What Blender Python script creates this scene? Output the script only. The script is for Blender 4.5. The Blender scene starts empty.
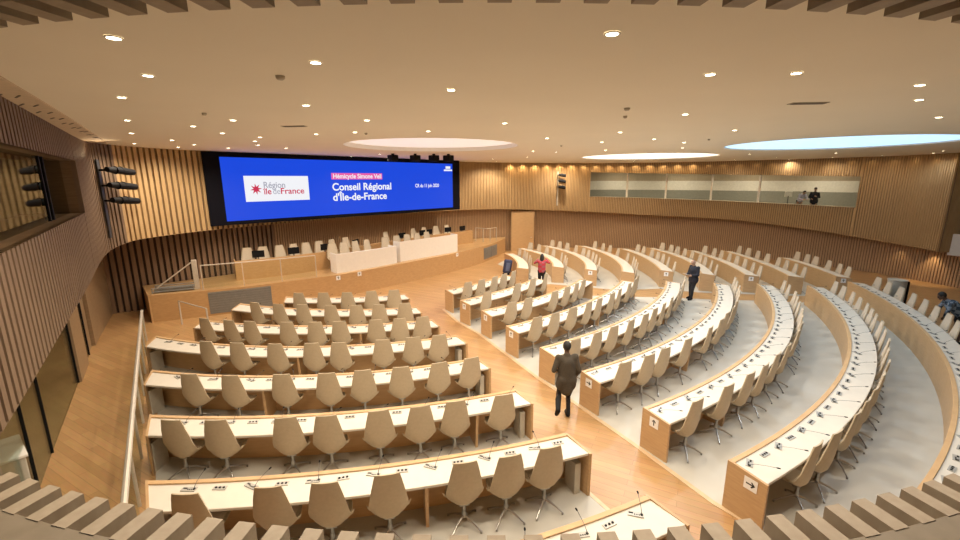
import bpy, bmesh, math, random
from math import sin, cos, pi, radians, degrees, hypot, atan2
from mathutils import Vector, Matrix
random.seed(7)
scene = bpy.context.scene
COL = scene.collection

# ------------------------------------------------------------------ materials
def new_mat(name):
    m = bpy.data.materials.new(name); m.use_nodes = True
    nt = m.node_tree; b = nt.nodes['Principled BSDF']
    return m, nt, b
def plain(name, col, rough=.5, metal=0., noise=.06, scale=8., emit=None, strength=1.):
    m, nt, b = new_mat(name)
    b.inputs['Roughness'].default_value = rough; b.inputs['Metallic'].default_value = metal
    tc = nt.nodes.new('ShaderNodeTexCoord'); nz = nt.nodes.new('ShaderNodeTexNoise')
    nz.inputs['Scale'].default_value = scale; nz.inputs['Detail'].default_value = 3
    mr = nt.nodes.new('ShaderNodeMapRange'); mr.inputs['From Min'].default_value = .3; mr.inputs['From Max'].default_value = .7
    mr.inputs['To Min'].default_value = 1 - noise; mr.inputs['To Max'].default_value = 1 + noise
    mx = nt.nodes.new('ShaderNodeVectorMath'); mx.operation = 'SCALE'; mx.inputs[0].default_value = col
    nt.links.new(tc.outputs['Object'], nz.inputs['Vector']); nt.links.new(nz.outputs['Fac'], mr.inputs['Value'])
    nt.links.new(mr.outputs['Result'], mx.inputs['Scale']); nt.links.new(mx.outputs['Vector'], b.inputs['Base Color'])
    if emit:
        b.inputs['Emission Color'].default_value = (*emit, 1); b.inputs['Emission Strength'].default_value = strength
    return m
def wood(name, col, dark, rough=.42, stretch=(1.2, 1.2, 9.), scale=3.):
    m, nt, b = new_mat(name)
    b.inputs['Roughness'].default_value = rough
    tc = nt.nodes.new('ShaderNodeTexCoord'); mp = nt.nodes.new('ShaderNodeMapping')
    mp.inputs['Scale'].default_value = stretch
    nz = nt.nodes.new('ShaderNodeTexNoise'); nz.inputs['Scale'].default_value = scale; nz.inputs['Detail'].default_value = 5
    cr = nt.nodes.new('ShaderNodeValToRGB')
    cr.color_ramp.elements[0].position = .3; cr.color_ramp.elements[0].color = (*dark, 1)
    cr.color_ramp.elements[1].position = .7; cr.color_ramp.elements[1].color = (*col, 1)
    nt.links.new(tc.outputs['Object'], mp.inputs['Vector']); nt.links.new(mp.outputs['Vector'], nz.inputs['Vector'])
    nt.links.new(nz.outputs['Fac'], cr.inputs['Fac']); nt.links.new(cr.outputs['Color'], b.inputs['Base Color'])
    return m
def planks(name, c1, c2, c3, rot, rough=.35):
    m, nt, b = new_mat(name); b.inputs['Roughness'].default_value = rough
    tc = nt.nodes.new('ShaderNodeTexCoord'); mp = nt.nodes.new('ShaderNodeMapping'); mp.inputs['Rotation'].default_value = (0, 0, rot)
    br = nt.nodes.new('ShaderNodeTexBrick'); br.inputs['Scale'].default_value = 1.
    br.inputs['Brick Width'].default_value = 1.7; br.inputs['Row Height'].default_value = .16; br.inputs['Mortar Size'].default_value = .003
    br.inputs['Color1'].default_value = (*c1, 1); br.inputs['Color2'].default_value = (*c2, 1); br.inputs['Mortar'].default_value = (*c3, 1)
    nz = nt.nodes.new('ShaderNodeTexNoise'); nz.inputs['Scale'].default_value = 2.5; nz.inputs['Detail'].default_value = 4
    mp2 = nt.nodes.new('ShaderNodeMapping'); mp2.inputs['Scale'].default_value = (1, 12, 1)
    mx = nt.nodes.new('ShaderNodeMix'); mx.data_type = 'RGBA'; mx.blend_type = 'MULTIPLY'; mx.inputs['Factor'].default_value = .3
    nt.links.new(tc.outputs['Object'], mp.inputs['Vector']); nt.links.new(mp.outputs['Vector'], br.inputs['Vector'])
    nt.links.new(mp.outputs['Vector'], mp2.inputs['Vector']); nt.links.new(mp2.outputs['Vector'], nz.inputs['Vector'])
    nt.links.new(br.outputs['Color'], mx.inputs['A']); nt.links.new(nz.outputs['Color'], mx.inputs['B'])
    nt.links.new(mx.outputs['Result'], b.inputs['Base Color'])
    return m
def glow(name, col, strength):
    m, nt, b = new_mat(name)
    b.inputs['Base Color'].default_value = ((.01, .01, .01, 1) if name.startswith('screen') else (*[min(c, .8) for c in col], 1)); b.inputs['Roughness'].default_value = .5; b.inputs['Specular IOR Level'].default_value = .15
    b.inputs['Emission Color'].default_value = (*col, 1); b.inputs['Emission Strength'].default_value = strength
    return m
def glassy(name, tint=(.9, .93, .9), alpha=.22, rough=.03):
    m, nt, b = new_mat(name)
    out = nt.nodes['Material Output']
    tr = nt.nodes.new('ShaderNodeBsdfTransparent'); tr.inputs['Color'].default_value = (*tint, 1)
    gl = nt.nodes.new('ShaderNodeBsdfGlossy'); gl.inputs['Roughness'].default_value = rough; gl.inputs['Color'].default_value = (.8, .85, .82, 1)
    fr = nt.nodes.new('ShaderNodeFresnel'); fr.inputs['IOR'].default_value = 1.45
    ad = nt.nodes.new('ShaderNodeMath'); ad.operation = 'MULTIPLY'; ad.inputs[1].default_value = alpha
    mx = nt.nodes.new('ShaderNodeMixShader')
    nt.links.new(fr.outputs['Fac'], ad.inputs[0]); nt.links.new(ad.outputs[0], mx.inputs['Fac'])
    nt.links.new(tr.outputs[0], mx.inputs[1]); nt.links.new(gl.outputs[0], mx.inputs[2]); nt.links.new(mx.outputs[0], out.inputs['Surface'])
    nt.nodes.remove(b)
    return m

M = {}
M['oak'] = wood('oak_veneer', (.60, .395, .20), (.53, .335, .165))
M['oak_end'] = wood('oak_end_veneer', (.54, .36, .19), (.47, .30, .155))
M['ledge'] = wood('oak_ledge', (.58, .42, .27), (.51, .36, .22), stretch=(3, 3, 3))
M['stage_wood'] = wood('stage_oak', (.56, .35, .165), (.49, .295, .13), stretch=(2, 2, 6))
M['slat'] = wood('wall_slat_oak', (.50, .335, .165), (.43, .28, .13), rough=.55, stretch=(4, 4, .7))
M['slat_left_shaded'] = wood('side_wall_slat_shaded', (.20, .135, .085), (.155, .10, .062), rough=.6, stretch=(4, 4, .7))  # same slat wood, with the side wall's shade put into its colour
M['felt'] = plain('dark_wall_felt', (.065, .042, .028), .95)
M['felt_up'] = plain('brown_wall_felt', (.17, .115, .07), .95)
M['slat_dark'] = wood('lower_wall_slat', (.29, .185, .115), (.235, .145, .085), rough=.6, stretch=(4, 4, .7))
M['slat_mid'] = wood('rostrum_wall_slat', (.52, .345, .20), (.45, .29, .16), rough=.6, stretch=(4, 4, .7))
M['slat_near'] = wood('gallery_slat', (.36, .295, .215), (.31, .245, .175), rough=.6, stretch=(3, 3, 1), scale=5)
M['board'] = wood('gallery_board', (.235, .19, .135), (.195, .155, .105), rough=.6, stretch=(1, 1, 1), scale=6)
M['top'] = plain('cream_worktop', (.655, .61, .53), .4, noise=.03, scale=5)
M['floor'] = planks('oak_floor', (.56, .335, .15), (.47, .27, .115), (.30, .17, .07), radians(28))
M['floor_step'] = planks('stage_floor', (.60, .38, .18), (.52, .32, .14), (.35, .2, .09), radians(-40))
M['carpet'] = plain('pale_stone_floor', (.53, .51, .45), .45, noise=.05, scale=1.3)
M['strip'] = plain('pale_oak_edging', (.64, .47, .29), .4)
M['ceiling'] = plain('cream_ceiling', (.80, .73, .60), .8, noise=.015, scale=.6)
M['white'] = plain('white_lacquer', (.86, .83, .78), .4, noise=.02)
M['tan'] = plain('tan_shell', (.50, .415, .29), .6, noise=.04, scale=20)
M['cushion'] = plain('pale_tan_seat', (.62, .535, .42), .75, noise=.05, scale=30)
M['steel'] = plain('brushed_aluminium', (.62, .60, .57), .3, .9)
M['legsteel'] = plain('aluminium_leg', (.36, .35, .33), .3, .9)
M['darksteel'] = plain('dark_steel', (.10, .10, .10), .4, .6)
M['black'] = plain('black_plastic', (.008, .008, .009), .65); M['black'].node_tree.nodes['Principled BSDF'].inputs['Specular IOR Level'].default_value = .15
M['plate'] = plain('console_plate', (.42, .41, .38), .35, .3)
M['greybox'] = plain('pale_grey_box', (.48, .45, .38), .5)
M['grille'] = plain('grey_grille', (.25, .25, .24), .45, .3)
M['rail'] = plain('pale_metal_rail', (.60, .55, .47), .4, .3)
M['glass'] = glassy('clear_glass', alpha=.5)
M['glass_dim'] = glassy('dim_gallery_glass', (.6, .6, .55), alpha=.25)
M['cove'] = plain('perforated_soffit', (.62, .50, .36), .7)
M['glass_thin'] = glassy('balustrade_glass', (.94, .96, .94), alpha=.12)
M['mid_oak'] = wood('side_panel_oak', (.33, .225, .13), (.27, .18, .10))
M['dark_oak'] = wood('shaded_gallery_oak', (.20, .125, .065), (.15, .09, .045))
M['paper'] = plain('white_paper', (.85, .84, .82), .7, noise=.01)
M['ink'] = plain('black_ink', (.01, .01, .01), .7)
M['lamp'] = glow('lamp_glow', (1., .88, .68), 16.)
M['lamp_rim'] = plain('lamp_rim', (.75, .70, .62), .5)
M['detector'] = plain('detector_plastic', (.42, .37, .29), .6)
M['vent'] = plain('vent_dark', (.12, .10, .08), .7)
M['reveal'] = plain('skylight_reveal', (.86, .83, .78), .8, noise=.01)
M['sky_blue'] = glow('skylight_daylight', (.42, .70, 1.), 1.5)
M['sky_warm'] = glow('skylight_warm', (1., .93, .78), 1.8)
M['sky_dim'] = glow('skylight_dim', (.90, .80, .78), .60)
M['sc_blue'] = glow('screen_blue', (.005, .068, .76), 1.0)
M['sc_white'] = glow('screen_white', (.92, .93, .97), 1.0)
M['sc_grey'] = glow('screen_grey', (.42, .42, .50), 1.0)
M['sc_red'] = glow('screen_red', (.62, .03, .09), 1.0)
M['sc_pink'] = glow('screen_pink', (.85, .12, .42), 1.0)
M['bezel'] = plain('screen_bezel', (.004, .004, .008), .7); M['bezel'].node_tree.nodes['Principled BSDF'].inputs['Specular IOR Level'].default_value = .1
M['gal_wall'] = wood('gallery_inner_wall', (.50, .42, .31), (.44, .365, .265), rough=.7, stretch=(5, 5, .5))
M['gal_floor'] = plain('gallery_inner_floor', (.42, .38, .30), .7)
M['gal_white'] = plain('gallery_white_band', (.80, .77, .70), .6)
M['grey_wall'] = plain('grey_green_panel', (.30, .30, .26), .6)
M['skin'] = plain('skin', (.42, .25, .17), .6); M['skin_dark'] = plain('skin_deep', (.10, .055, .035), .6)
M['hair'] = plain('dark_hair', (.012, .010, .009), .6)
M['jacket_brown'] = plain('brown_jacket', (.060, .047, .032), .85, noise=.15, scale=40)
M['trouser_black'] = plain('black_trousers', (.010, .010, .012), .8)
M['suit_navy'] = plain('navy_suit', (.010, .012, .022), .75)
M['shirt_pale'] = plain('pale_lilac_shirt', (.50, .49, .62), .8)
M['navy_case'] = plain('navy_fabric', (.035, .045, .10), .8); M['navy_light'] = plain('slate_fabric', (.11, .14, .24), .8)
def check_cloth(name, a, b, sc):
    m, nt, p = new_mat(name); p.inputs['Roughness'].default_value = .85
    tc = nt.nodes.new('ShaderNodeTexCoord'); ck = nt.nodes.new('ShaderNodeTexChecker'); ck.inputs['Scale'].default_value = sc
    ck.inputs['Color1'].default_value = (*a, 1); ck.inputs['Color2'].default_value = (*b, 1)
    nt.links.new(tc.outputs['Object'], ck.inputs['Vector']); nt.links.new(ck.outputs['Color'], p.inputs['Base Color'])
    return m
M['red_plaid'] = check_cloth('red_checked_cloth', (.50, .035, .05), (.34, .10, .12), 9.)
M['blue_plaid'] = check_cloth('blue_checked_cloth', (.035, .055, .085), (.20, .24, .29), 9.)

# ------------------------------------------------------------------ mesh helpers
def link(name, bm, mats, parent=None, smooth=False, angle=None):
    me = bpy.data.meshes.new(name)
    bmesh.ops.recalc_face_normals(bm, faces=bm.faces) if not getattr(bm, 'keep', False) else None
    if smooth:
        for f in bm.faces: f.smooth = True
    bm.to_mesh(me); bm.free()
    for mm in (mats if isinstance(mats, (list, tuple)) else [mats]): me.materials.append(mm)
    if smooth and angle:
        me.set_sharp_from_angle(angle=radians(angle))
    o = bpy.data.objects.new(name, me); COL.objects.link(o)
    if parent is not None: o.parent = parent
    return o
def tag(o, label=None, cat=None, group=None, kind=None):
    if label: o['label'] = label
    if cat: o['category'] = cat
    if group: o['group'] = group
    if kind: o['kind'] = kind
    return o
def empty(name, loc=(0, 0, 0), rz=0.):
    o = bpy.data.objects.new(name, None); COL.objects.link(o); o.empty_display_size = .1
    o.location = loc; o.rotation_euler = (0, 0, rz)
    return o
def copy_tree(o, parent=None):
    c = o.copy(); COL.objects.link(c)
    if parent is not None: c.parent = parent
    for ch in list(o.children): copy_tree(ch, c)
    return c
def box(bm, c, s, rz=0., mi=0, mat=None):
    mt = (mat if mat is not None else Matrix.Identity(4)) @ Matrix.Translation(c) @ Matrix.Rotation(rz, 4, 'Z') @ Matrix.Diagonal((s[0], s[1], s[2], 1))
    r = bmesh.ops.create_cube(bm, size=1., matrix=mt)
    for f in {f for v in r['verts'] for f in v.link_faces}: f.material_index = mi
    return r['verts']
def bevel_all(bm, w, seg=2):
    bmesh.ops.bevel(bm, geom=list(bm.edges), offset=w, segments=seg, affect='EDGES', profile=.5)
def tube(bm, pts, rad, n=8, mi=0, cap=True):
    pts = [Vector(p) for p in pts]; rings = []
    rads = rad if isinstance(rad, (list, tuple)) else [rad] * len(pts)
    for i, p in enumerate(pts):
        d = (pts[min(i + 1, len(pts) - 1)] - pts[max(i - 1, 0)]).normalized()
        a = d.orthogonal().normalized() if abs(d.z) > .95 else d.cross(Vector((0, 0, 1))).normalized()
        b = d.cross(a)
        rings.append([bm.verts.new(p + (a * cos(2 * pi * k / n) + b * sin(2 * pi * k / n)) * rads[i]) for k in range(n)])
    for r0, r1 in zip(rings, rings[1:]):
        for k in range(n):
            f = bm.faces.new((r0[k], r0[(k + 1) % n], r1[(k + 1) % n], r1[k])); f.material_index = mi
    if cap:
        for r in (rings[0], rings[-1]):
            f = bm.faces.new(r); f.material_index = mi
def disc_cyl(bm, c, r, z0, z1, n=32, mi=0):
    tube(bm, [(c[0], c[1], z0), (c[0], c[1], z1)], r, n, mi)
def quad(bm, ps, mi=0):
    f = bm.faces.new([bm.verts.new(p) for p in ps]); f.material_index = mi; return f
def polar(c, r, a, z=0.):
    return Vector((c[0] + r * cos(radians(a)), c[1] + r * sin(radians(a)), z))
def arc_solid(bm, c, a0, a1, prof, step=1.2, mi=0, sk=(0, 0), rb=1.):
    """sweep a closed (r, z) profile along an arc; end caps closed"""
    n = max(2, int(abs(a1 - a0) / step) + 1); rings = []
    for i in range(n + 1):
        a = a0 + (a1 - a0) * i / n; k = sk[0] + (sk[1] - sk[0]) * i / n
        rings.append([bm.verts.new(polar(c, r, a + degrees(k * (r - rb) / rb), z)) for r, z in prof])
    m = len(prof)
    for r0, r1 in zip(rings, rings[1:]):
        for k in range(m):
            f = bm.faces.new((r0[k], r0[(k + 1) % m], r1[(k + 1) % m], r1[k])); f.material_index = mi
    for r in (rings[0], rings[-1]):
        f = bm.faces.new(r); f.material_index = mi
def slab(bm, pts, z0, z1, mi=0):
    lo = [bm.verts.new((p[0], p[1], z0)) for p in pts]; hi = [bm.verts.new((p[0], p[1], z1)) for p in pts]
    n = len(pts)
    for i in range(n):
        f = bm.faces.new((lo[i], lo[(i + 1) % n], hi[(i + 1) % n], hi[i])); f.material_index = mi
    for lst in (lo, hi):
        es = [bm.edges.get((lst[i], lst[(i + 1) % n])) for i in range(n)]
        r = bmesh.ops.triangle_fill(bm, edges=es, use_beauty=True)
        for g in r['geom']:
            if isinstance(g, bmesh.types.BMFace): g.material_index = mi
def chaikin(p, it=3):
    for _ in range(it):
        q = [p[0]]
        for a, b in zip(p, p[1:]):
            q += [(a[0] * .75 + b[0] * .25, a[1] * .75 + b[1] * .25), (a[0] * .25 + b[0] * .75, a[1] * .25 + b[1] * .75)]
        q.append(p[-1]); p = q
    return p
class Path:
    def __init__(s, pts, smooth=3):
        s.p = chaikin(list(pts), smooth) if smooth else list(pts)
        s.l = [0.]
        for a, b in zip(s.p, s.p[1:]): s.l.append(s.l[-1] + hypot(b[0] - a[0], b[1] - a[1]))
        s.len = s.l[-1]
    def at(s, t):
        t = min(max(t, 0), s.len - 1e-6)
        import bisect
        i = min(bisect.bisect_right(s.l, t) - 1, len(s.p) - 2)
        a, b = s.p[i], s.p[i + 1]; L = s.l[i + 1] - s.l[i]; k = (t - s.l[i]) / L
        tx, ty = (b[0] - a[0]) / L, (b[1] - a[1]) / L
        return (a[0] + (b[0] - a[0]) * k, a[1] + (b[1] - a[1]) * k, tx, ty)
    def off(s, t, d):      # d to the right-hand side of the path (towards the hall)
        x, y, _, _ = s.at(t); x0, y0, _, _ = s.at(t - .35); x1, y1, _, _ = s.at(t + .35)
        L = hypot(x1 - x0, y1 - y0); return (x + (y1 - y0) / L * d, y - (x1 - x0) / L * d)
    def near(s, q):
        best = (1e9, 0)
        for i in range(int(s.len / .05)):
            x, y, _, _ = s.at(i * .05); d = hypot(x - q[0], y - q[1])
            if d < best[0]: best = (d, i * .05)
        return best[1]
def lerp_table(tab, s):
    if s <= tab[0][0]: return tab[0][1]
    for (a, u), (b, v) in zip(tab, tab[1:]):
        if s <= b: return u + (v - u) * (s - a) / max(b - a, 1e-9)
    return tab[-1][1]
def slat_wall(bm, path, s0, s1, zlo, zhi, pitch=.2, w=.10, d=.07):
    """vertical slats on a backing: material 0 slats, material 1 the gaps"""
    n = int(round((s1 - s0) / pitch))
    for i in range(n):
        a = s0 + i * pitch; b = a + w; c = a + pitch
        za, zb, zc = zlo(a), zlo(b), zlo(c); ha, hb, hc = zhi(a), zhi(b), zhi(c)
        A, B, C_ = path.off(a, 0), path.off(b, 0), path.off(c, 0); Af, Bf = path.off(a, d), path.off(b, d)
        quad(bm, [(*Af, za), (*Bf, zb), (*Bf, hb), (*Af, ha)], 0)
        quad(bm, [(*A, za), (*Af, za), (*Af, ha), (*A, ha)], 0)
        quad(bm, [(*Bf, zb), (*B, zb), (*B, hb), (*Bf, hb)], 0)
        quad(bm, [(*B, zb), (*C_, zc), (*C_, hc), (*B, hb)], 1)
        quad(bm, [(*A, za), (*B, zb), (*Bf, zb), (*Af, za)], 0); quad(bm, [(*A, ha), (*Af, ha), (*Bf, hb), (*B, hb)], 0)
def ribbon(bm, path, s0, s1, d0, d1, z0, z1, step=.4, mi=0):
    n = max(1, int((s1 - s0) / step))
    for i in range(n):
        a = s0 + (s1 - s0) * i / n; b = s0 + (s1 - s0) * (i + 1) / n
        f0 = z0(a) if callable(z0) else z0; f1 = z0(b) if callable(z0) else z0
        g0 = z1(a) if callable(z1) else z1; g1 = z1(b) if callable(z1) else z1
        quad(bm, [(*path.off(a, d0), f0), (*path.off(b, d0), f1), (*path.off(b, d1), g1), (*path.off(a, d1), g0)], mi)
def path_solid(bm, pts, offs, z0, z1, mi=0):
    """a strip of thickness along an open polyline: pts list, offs=(o0,o1) perpendicular offsets (left positive)"""
    P = Path(pts, 0); n = len(P.p); rings = []
    for i in range(n):
        s = P.l[i]
        a = P.off(s, -offs[0]); b = P.off(s, -offs[1])
        f0 = z0[i] if isinstance(z0, list) else z0; f1 = z1[i] if isinstance(z1, list) else z1
        rings.append([bm.verts.new((*a, f0)), bm.verts.new((*b, f0)), bm.verts.new((*b, f1)), bm.verts.new((*a, f1))])
    for r0, r1 in zip(rings, rings[1:]):
        for k in range(4):
            f = bm.faces.new((r0[k], r0[(k + 1) % 4], r1[(k + 1) % 4], r1[k])); f.material_index = mi
    for r in (rings[0], rings[-1]):
        f = bm.faces.new(r); f.material_index = mi
ORD = ['zeroth', 'first', 'second', 'third', 'fourth', 'fifth', 'sixth', 'seventh', 'eighth', 'ninth', 'tenth', 'eleventh', 'twelfth', 'thirteenth', 'fourteenth', 'fifteenth', 'sixteenth', 'seventeenth', 'eighteenth', 'nineteenth', 'twentieth']
CH_ = 5.55    # eye height of the camera in the gallery
ZC = 6.75     # ceiling
KEY, WASH, EXPO = 345., 75., -0.06

# ------------------------------------------------------------------ the room
UP = Path([(-4.9, 3.75), (-5.38, 4.41), (-9.59, 10.0), (-12.2, 13.5), (-12.9, 14.9), (-12.9, 16.6), (-11.9, 18.9), (-9.2, 22.7), (-5.7, 27.9), (-.7, 31.7), (2.3, 33.0), (6, 34.1), (10.5, 34.6), (16, 32.5), (20.4, 28.5), (23.1, 24.9), (23.5, 21.8), (22.8, 19.4)])
LOW = Path([(-15.62, 17.4), (-14.38, 18.1), (-12.2, 19.9), (-9.6, 23.4), (-6., 28.6), (-.9, 32.4), (2.2, 33.6), (6, 34.7), (10.7, 35.2), (16.3, 33.1), (20.8, 28.9), (23.7, 25.2), (24.5, 22), (24.9, 20.2)], 2)
low_tab = sorted((UP.near(q), z) for q, z in [((-5.38, 4.41), 3.0), ((-9.57, 9.97), 3.02), ((-12.54, 14.18), 3.22), ((-12.9, 15.76), 3.36), ((-12, 18.7), 3.39), ((-1.5, 31), 3.37), ((1.14, 32.4), 3.34), ((4.3, 33.5), 3.2), ((12.6, 33.8), 2.78), ((18.4, 30.3), 2.66), ((20.9, 27.8), 2.38), ((23.06, 24.4), 2.0), ((23.0, 20.7), 1.86)])
zlow = lambda s: lerp_table(low_tab, s)
PI_ = .23; SW = .14; SD = .09
sL = UP.near((-10.72, 11.5)); sB0 = UP.near((8.72, 34.35)); sB1 = UP.near((22.47, 25.7))
sill_b = lambda s: 4.16 + (3.82 - 4.16) * (s - sB0) / (sB1 - sB0)
head_b = lambda s: 6.06 + (5.64 - 6.06) * (s - sB0) / (sB1 - sB0)
cz = lambda s: ZC
sC = UP.near((-12.9, 15.4)); sD = UP.near((2.3, 32.95))
W2 = [M['slat'], M['felt_up']]
bm = bmesh.new()
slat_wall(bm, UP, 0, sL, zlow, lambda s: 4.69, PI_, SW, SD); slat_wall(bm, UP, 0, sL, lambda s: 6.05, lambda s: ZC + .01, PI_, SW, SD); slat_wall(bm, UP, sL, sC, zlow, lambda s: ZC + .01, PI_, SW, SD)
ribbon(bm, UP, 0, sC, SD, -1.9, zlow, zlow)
tag(link('wall_left', bm, [M['slat_left_shaded'], M['felt']]), kind='structure')
bm = bmesh.new()
slat_wall(bm, UP, sC, UP.near((-2.5, 30.4)), zlow, cz, PI_, SW, SD); slat_wall(bm, UP, UP.near((-2.5, 30.4)), sD, zlow, cz, .125, .08, .06)
ribbon(bm, UP, sC, sD, SD, -2.6, zlow, zlow)
tag(link('wall_back', bm, W2), kind='structure')
bm = bmesh.new()
PF = (.125, .08, .06)
slat_wall(bm, UP, sD, sB0, zlow, cz, *PF); slat_wall(bm, UP, sB0, sB1, zlow, sill_b, *PF); slat_wall(bm, UP, sB0, sB1, head_b, cz, *PF); slat_wall(bm, UP, sB1, UP.near((23.42, 21.4)), zlow, cz, *PF)
ribbon(bm, UP, sD, UP.near((23.42, 21.4)), SD, -1.6, zlow, zlow)
sE = UP.near((23.42, 21.4)); e0 = UP.off(sE, SD); e1 = UP.off(sE, -2.0)
quad(bm, [(*e0, 1.86), (*e1, 1.86), (*e1, ZC), (*e0, ZC)], 0)
tag(link('wall_right', bm, W2), kind='structure')
# lower wall, set back under the overhang
bm = bmesh.new()
sX = LOW.near((4.5, 34.3)); l_top = lambda s: 3.5 if s < sX else (3.3 if s < sX + 3 else 3.0)
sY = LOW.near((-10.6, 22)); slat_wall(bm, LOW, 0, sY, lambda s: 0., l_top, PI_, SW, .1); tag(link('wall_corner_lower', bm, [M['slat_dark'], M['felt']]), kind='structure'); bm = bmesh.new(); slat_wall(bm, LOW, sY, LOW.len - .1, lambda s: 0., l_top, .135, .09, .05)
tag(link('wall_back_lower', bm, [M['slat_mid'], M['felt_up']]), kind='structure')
# beyond the open end of the curved wall
bm = bmesh.new()
quad(bm, [(25.2, 22.4, 0), (29.0, 15.5, 0), (29.0, 15.5, ZC), (25.2, 22.4, ZC)])
quad(bm, [(29, 15.5, 0), (27, 5, 0), (27, 5, ZC), (29, 15.5, ZC)]); quad(bm, [(27, 5, 0), (9, 2.4, 0), (9, 2.4, ZC), (27, 5, ZC)]); quad(bm, [(9, 2.4, 0), (4.6, 3.1, 0), (4.6, 3.1, ZC), (9, 2.4, ZC)])
tag(link('wall_far_right', bm, M['grey_wall']), kind='structure')
# low white panel hung beside the wall end
# left lower wall: timber posts, glazed doors
LL = Path([(-5.0, 2.9), (-8.84, 7.93), (-11.28, 11.2), (-13.43, 14.11), (-15.62, 17.4)], 0)
s_g0, s_g1, s_g2, s_g3 = LL.near((-8.84, 7.93)), LL.near((-11.2, 11.1)), LL.near((-12.3, 12.6)), LL.near((-13.2, 13.8))
bm = bmesh.new()
def wall_piece(bm, path, s0, s1, z0, z1, d0, d1, mi=0):
    n = max(1, int((s1 - s0) / .6))
    path_solid(bm, [path.off(s0 + (s1 - s0) * i / n, 0) for i in range(n + 1)], (-d1, -d0), z0, z1, mi)
wall_piece(bm, LL, s_g3, LL.len - .02, 0, 3.4, -.2, 0)
wall_piece(bm, LL, s_g1, s_g2 - .35, 0, 3.4, -.2, 0)
wall_piece(bm, LL, s_g2 + .55, s_g3 - .05, 0, 3.4, -.25, -.1)
wall_piece(bm, LL, .1, s_g1, 2.55, 3.4, -.2, 0)
tag(link('wall_left_lower', bm, M['mid_oak']), kind='structure')
bm = bmesh.new()
quad(bm, [(*LL.off(0, -3), 0), (*LL.off(LL.len, -3), 0), (*LL.off(LL.len, -3), 3.4), (*LL.off(0, -3), 3.4)]); quad(bm, [(*LL.off(0, -3), 3.2), (*LL.off(LL.len, -3), 3.2), (*LL.off(LL.len, .0), 3.2), (*LL.off(0, .0), 3.2)])
tag(link('wall_left_foyer', bm, M['grey_wall']), kind='structure')
k = 1
for a, b in ((.3, s_g0 - 1.4), (s_g0 - 1.38, s_g0), (s_g0 + .02, s_g1 - .02), (s_g2 - .33, s_g2 + .53)):
    w = tag(empty('window_%d' % k, (*LL.off((a + b) / 2, -.08), 0)), kind='structure'); k += 1
    mid = Vector(w.location)
    bm = bmesh.new(); p, q = LL.off(a, -.08), LL.off(b, -.08)
    path_solid(bm, [(p[0] - mid.x, p[1] - mid.y), (q[0] - mid.x, q[1] - mid.y)], (-.008, .008), .02, 2.55)
    link('pane', bm, M['glass'], w)
    bm = bmesh.new()
    for e in (p, q): box(bm, (e[0] - mid.x, e[1] - mid.y, 1.28), (.05, .05, 2.56), .9)
    link('post', bm, M['black'], w)
# low block standing behind the glass
bx = tag(empty('pale_bench_block', (-8.6, 5.9, 0), -.65), 'pale rectangular reception block seen behind the dark-framed glass wall', 'counter')
bm = bmesh.new(); box(bm, (0, 0, .5), (.9, 1.9, 1.0)); bevel_all(bm, .02); link('body', bm, M['greybox'], bx)
bm = bmesh.new(); box(bm, (0, 0, 1.02), (.96, 1.96, .04)); link('top', bm, M['white'], bx)

# floors
bm = bmesh.new()
slab(bm, [(-19, 3), (-17, 20), (-6, 36), (12, 38), (24, 31), (30, 18), (28, 4), (9, 1.5), (-4, 1.5)], -.12, 0.)
tag(link('floor', bm, M['floor']), kind='structure')
# ceiling with three round rooflights
SKY = [((12.75, 16.0), 3.45, 'sky_blue'), ((9.45, 24.9), 3.6, 'sky_warm'), ((-1.75, 16.4), 3.15, 'sky_dim')]
bm = bmesh.new()
out = []
s = .0
while s < UP.len: out.append(UP.off(s, -.12)); s += .7
out += [(30, 16), (27.5, 4), (9, 2.0)]
import_c = (0.05, 13.45)
for a in range(-60, -121, -6): out.append(tuple(polar(import_c, 11.25, a)[:2]))
out = [p for i, p in enumerate(out)]
def ring_edges(bm, pts, z):
    vs = [bm.verts.new((*p[:2], z)) for p in pts]
    return vs, [bm.edges.new((vs[i], vs[(i + 1) % len(vs)])) for i in range(len(vs))]
_, es = ring_edges(bm, out, ZC)
for c, r, _m in SKY:
    _, e2 = ring_edges(bm, [polar(c, r, a) for a in range(0, 360, 5)], ZC); es += e2
bmesh.ops.triangle_fill(bm, edges=es, use_beauty=True)
tag(link('ceiling', bm, M['ceiling']), kind='structure')
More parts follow.
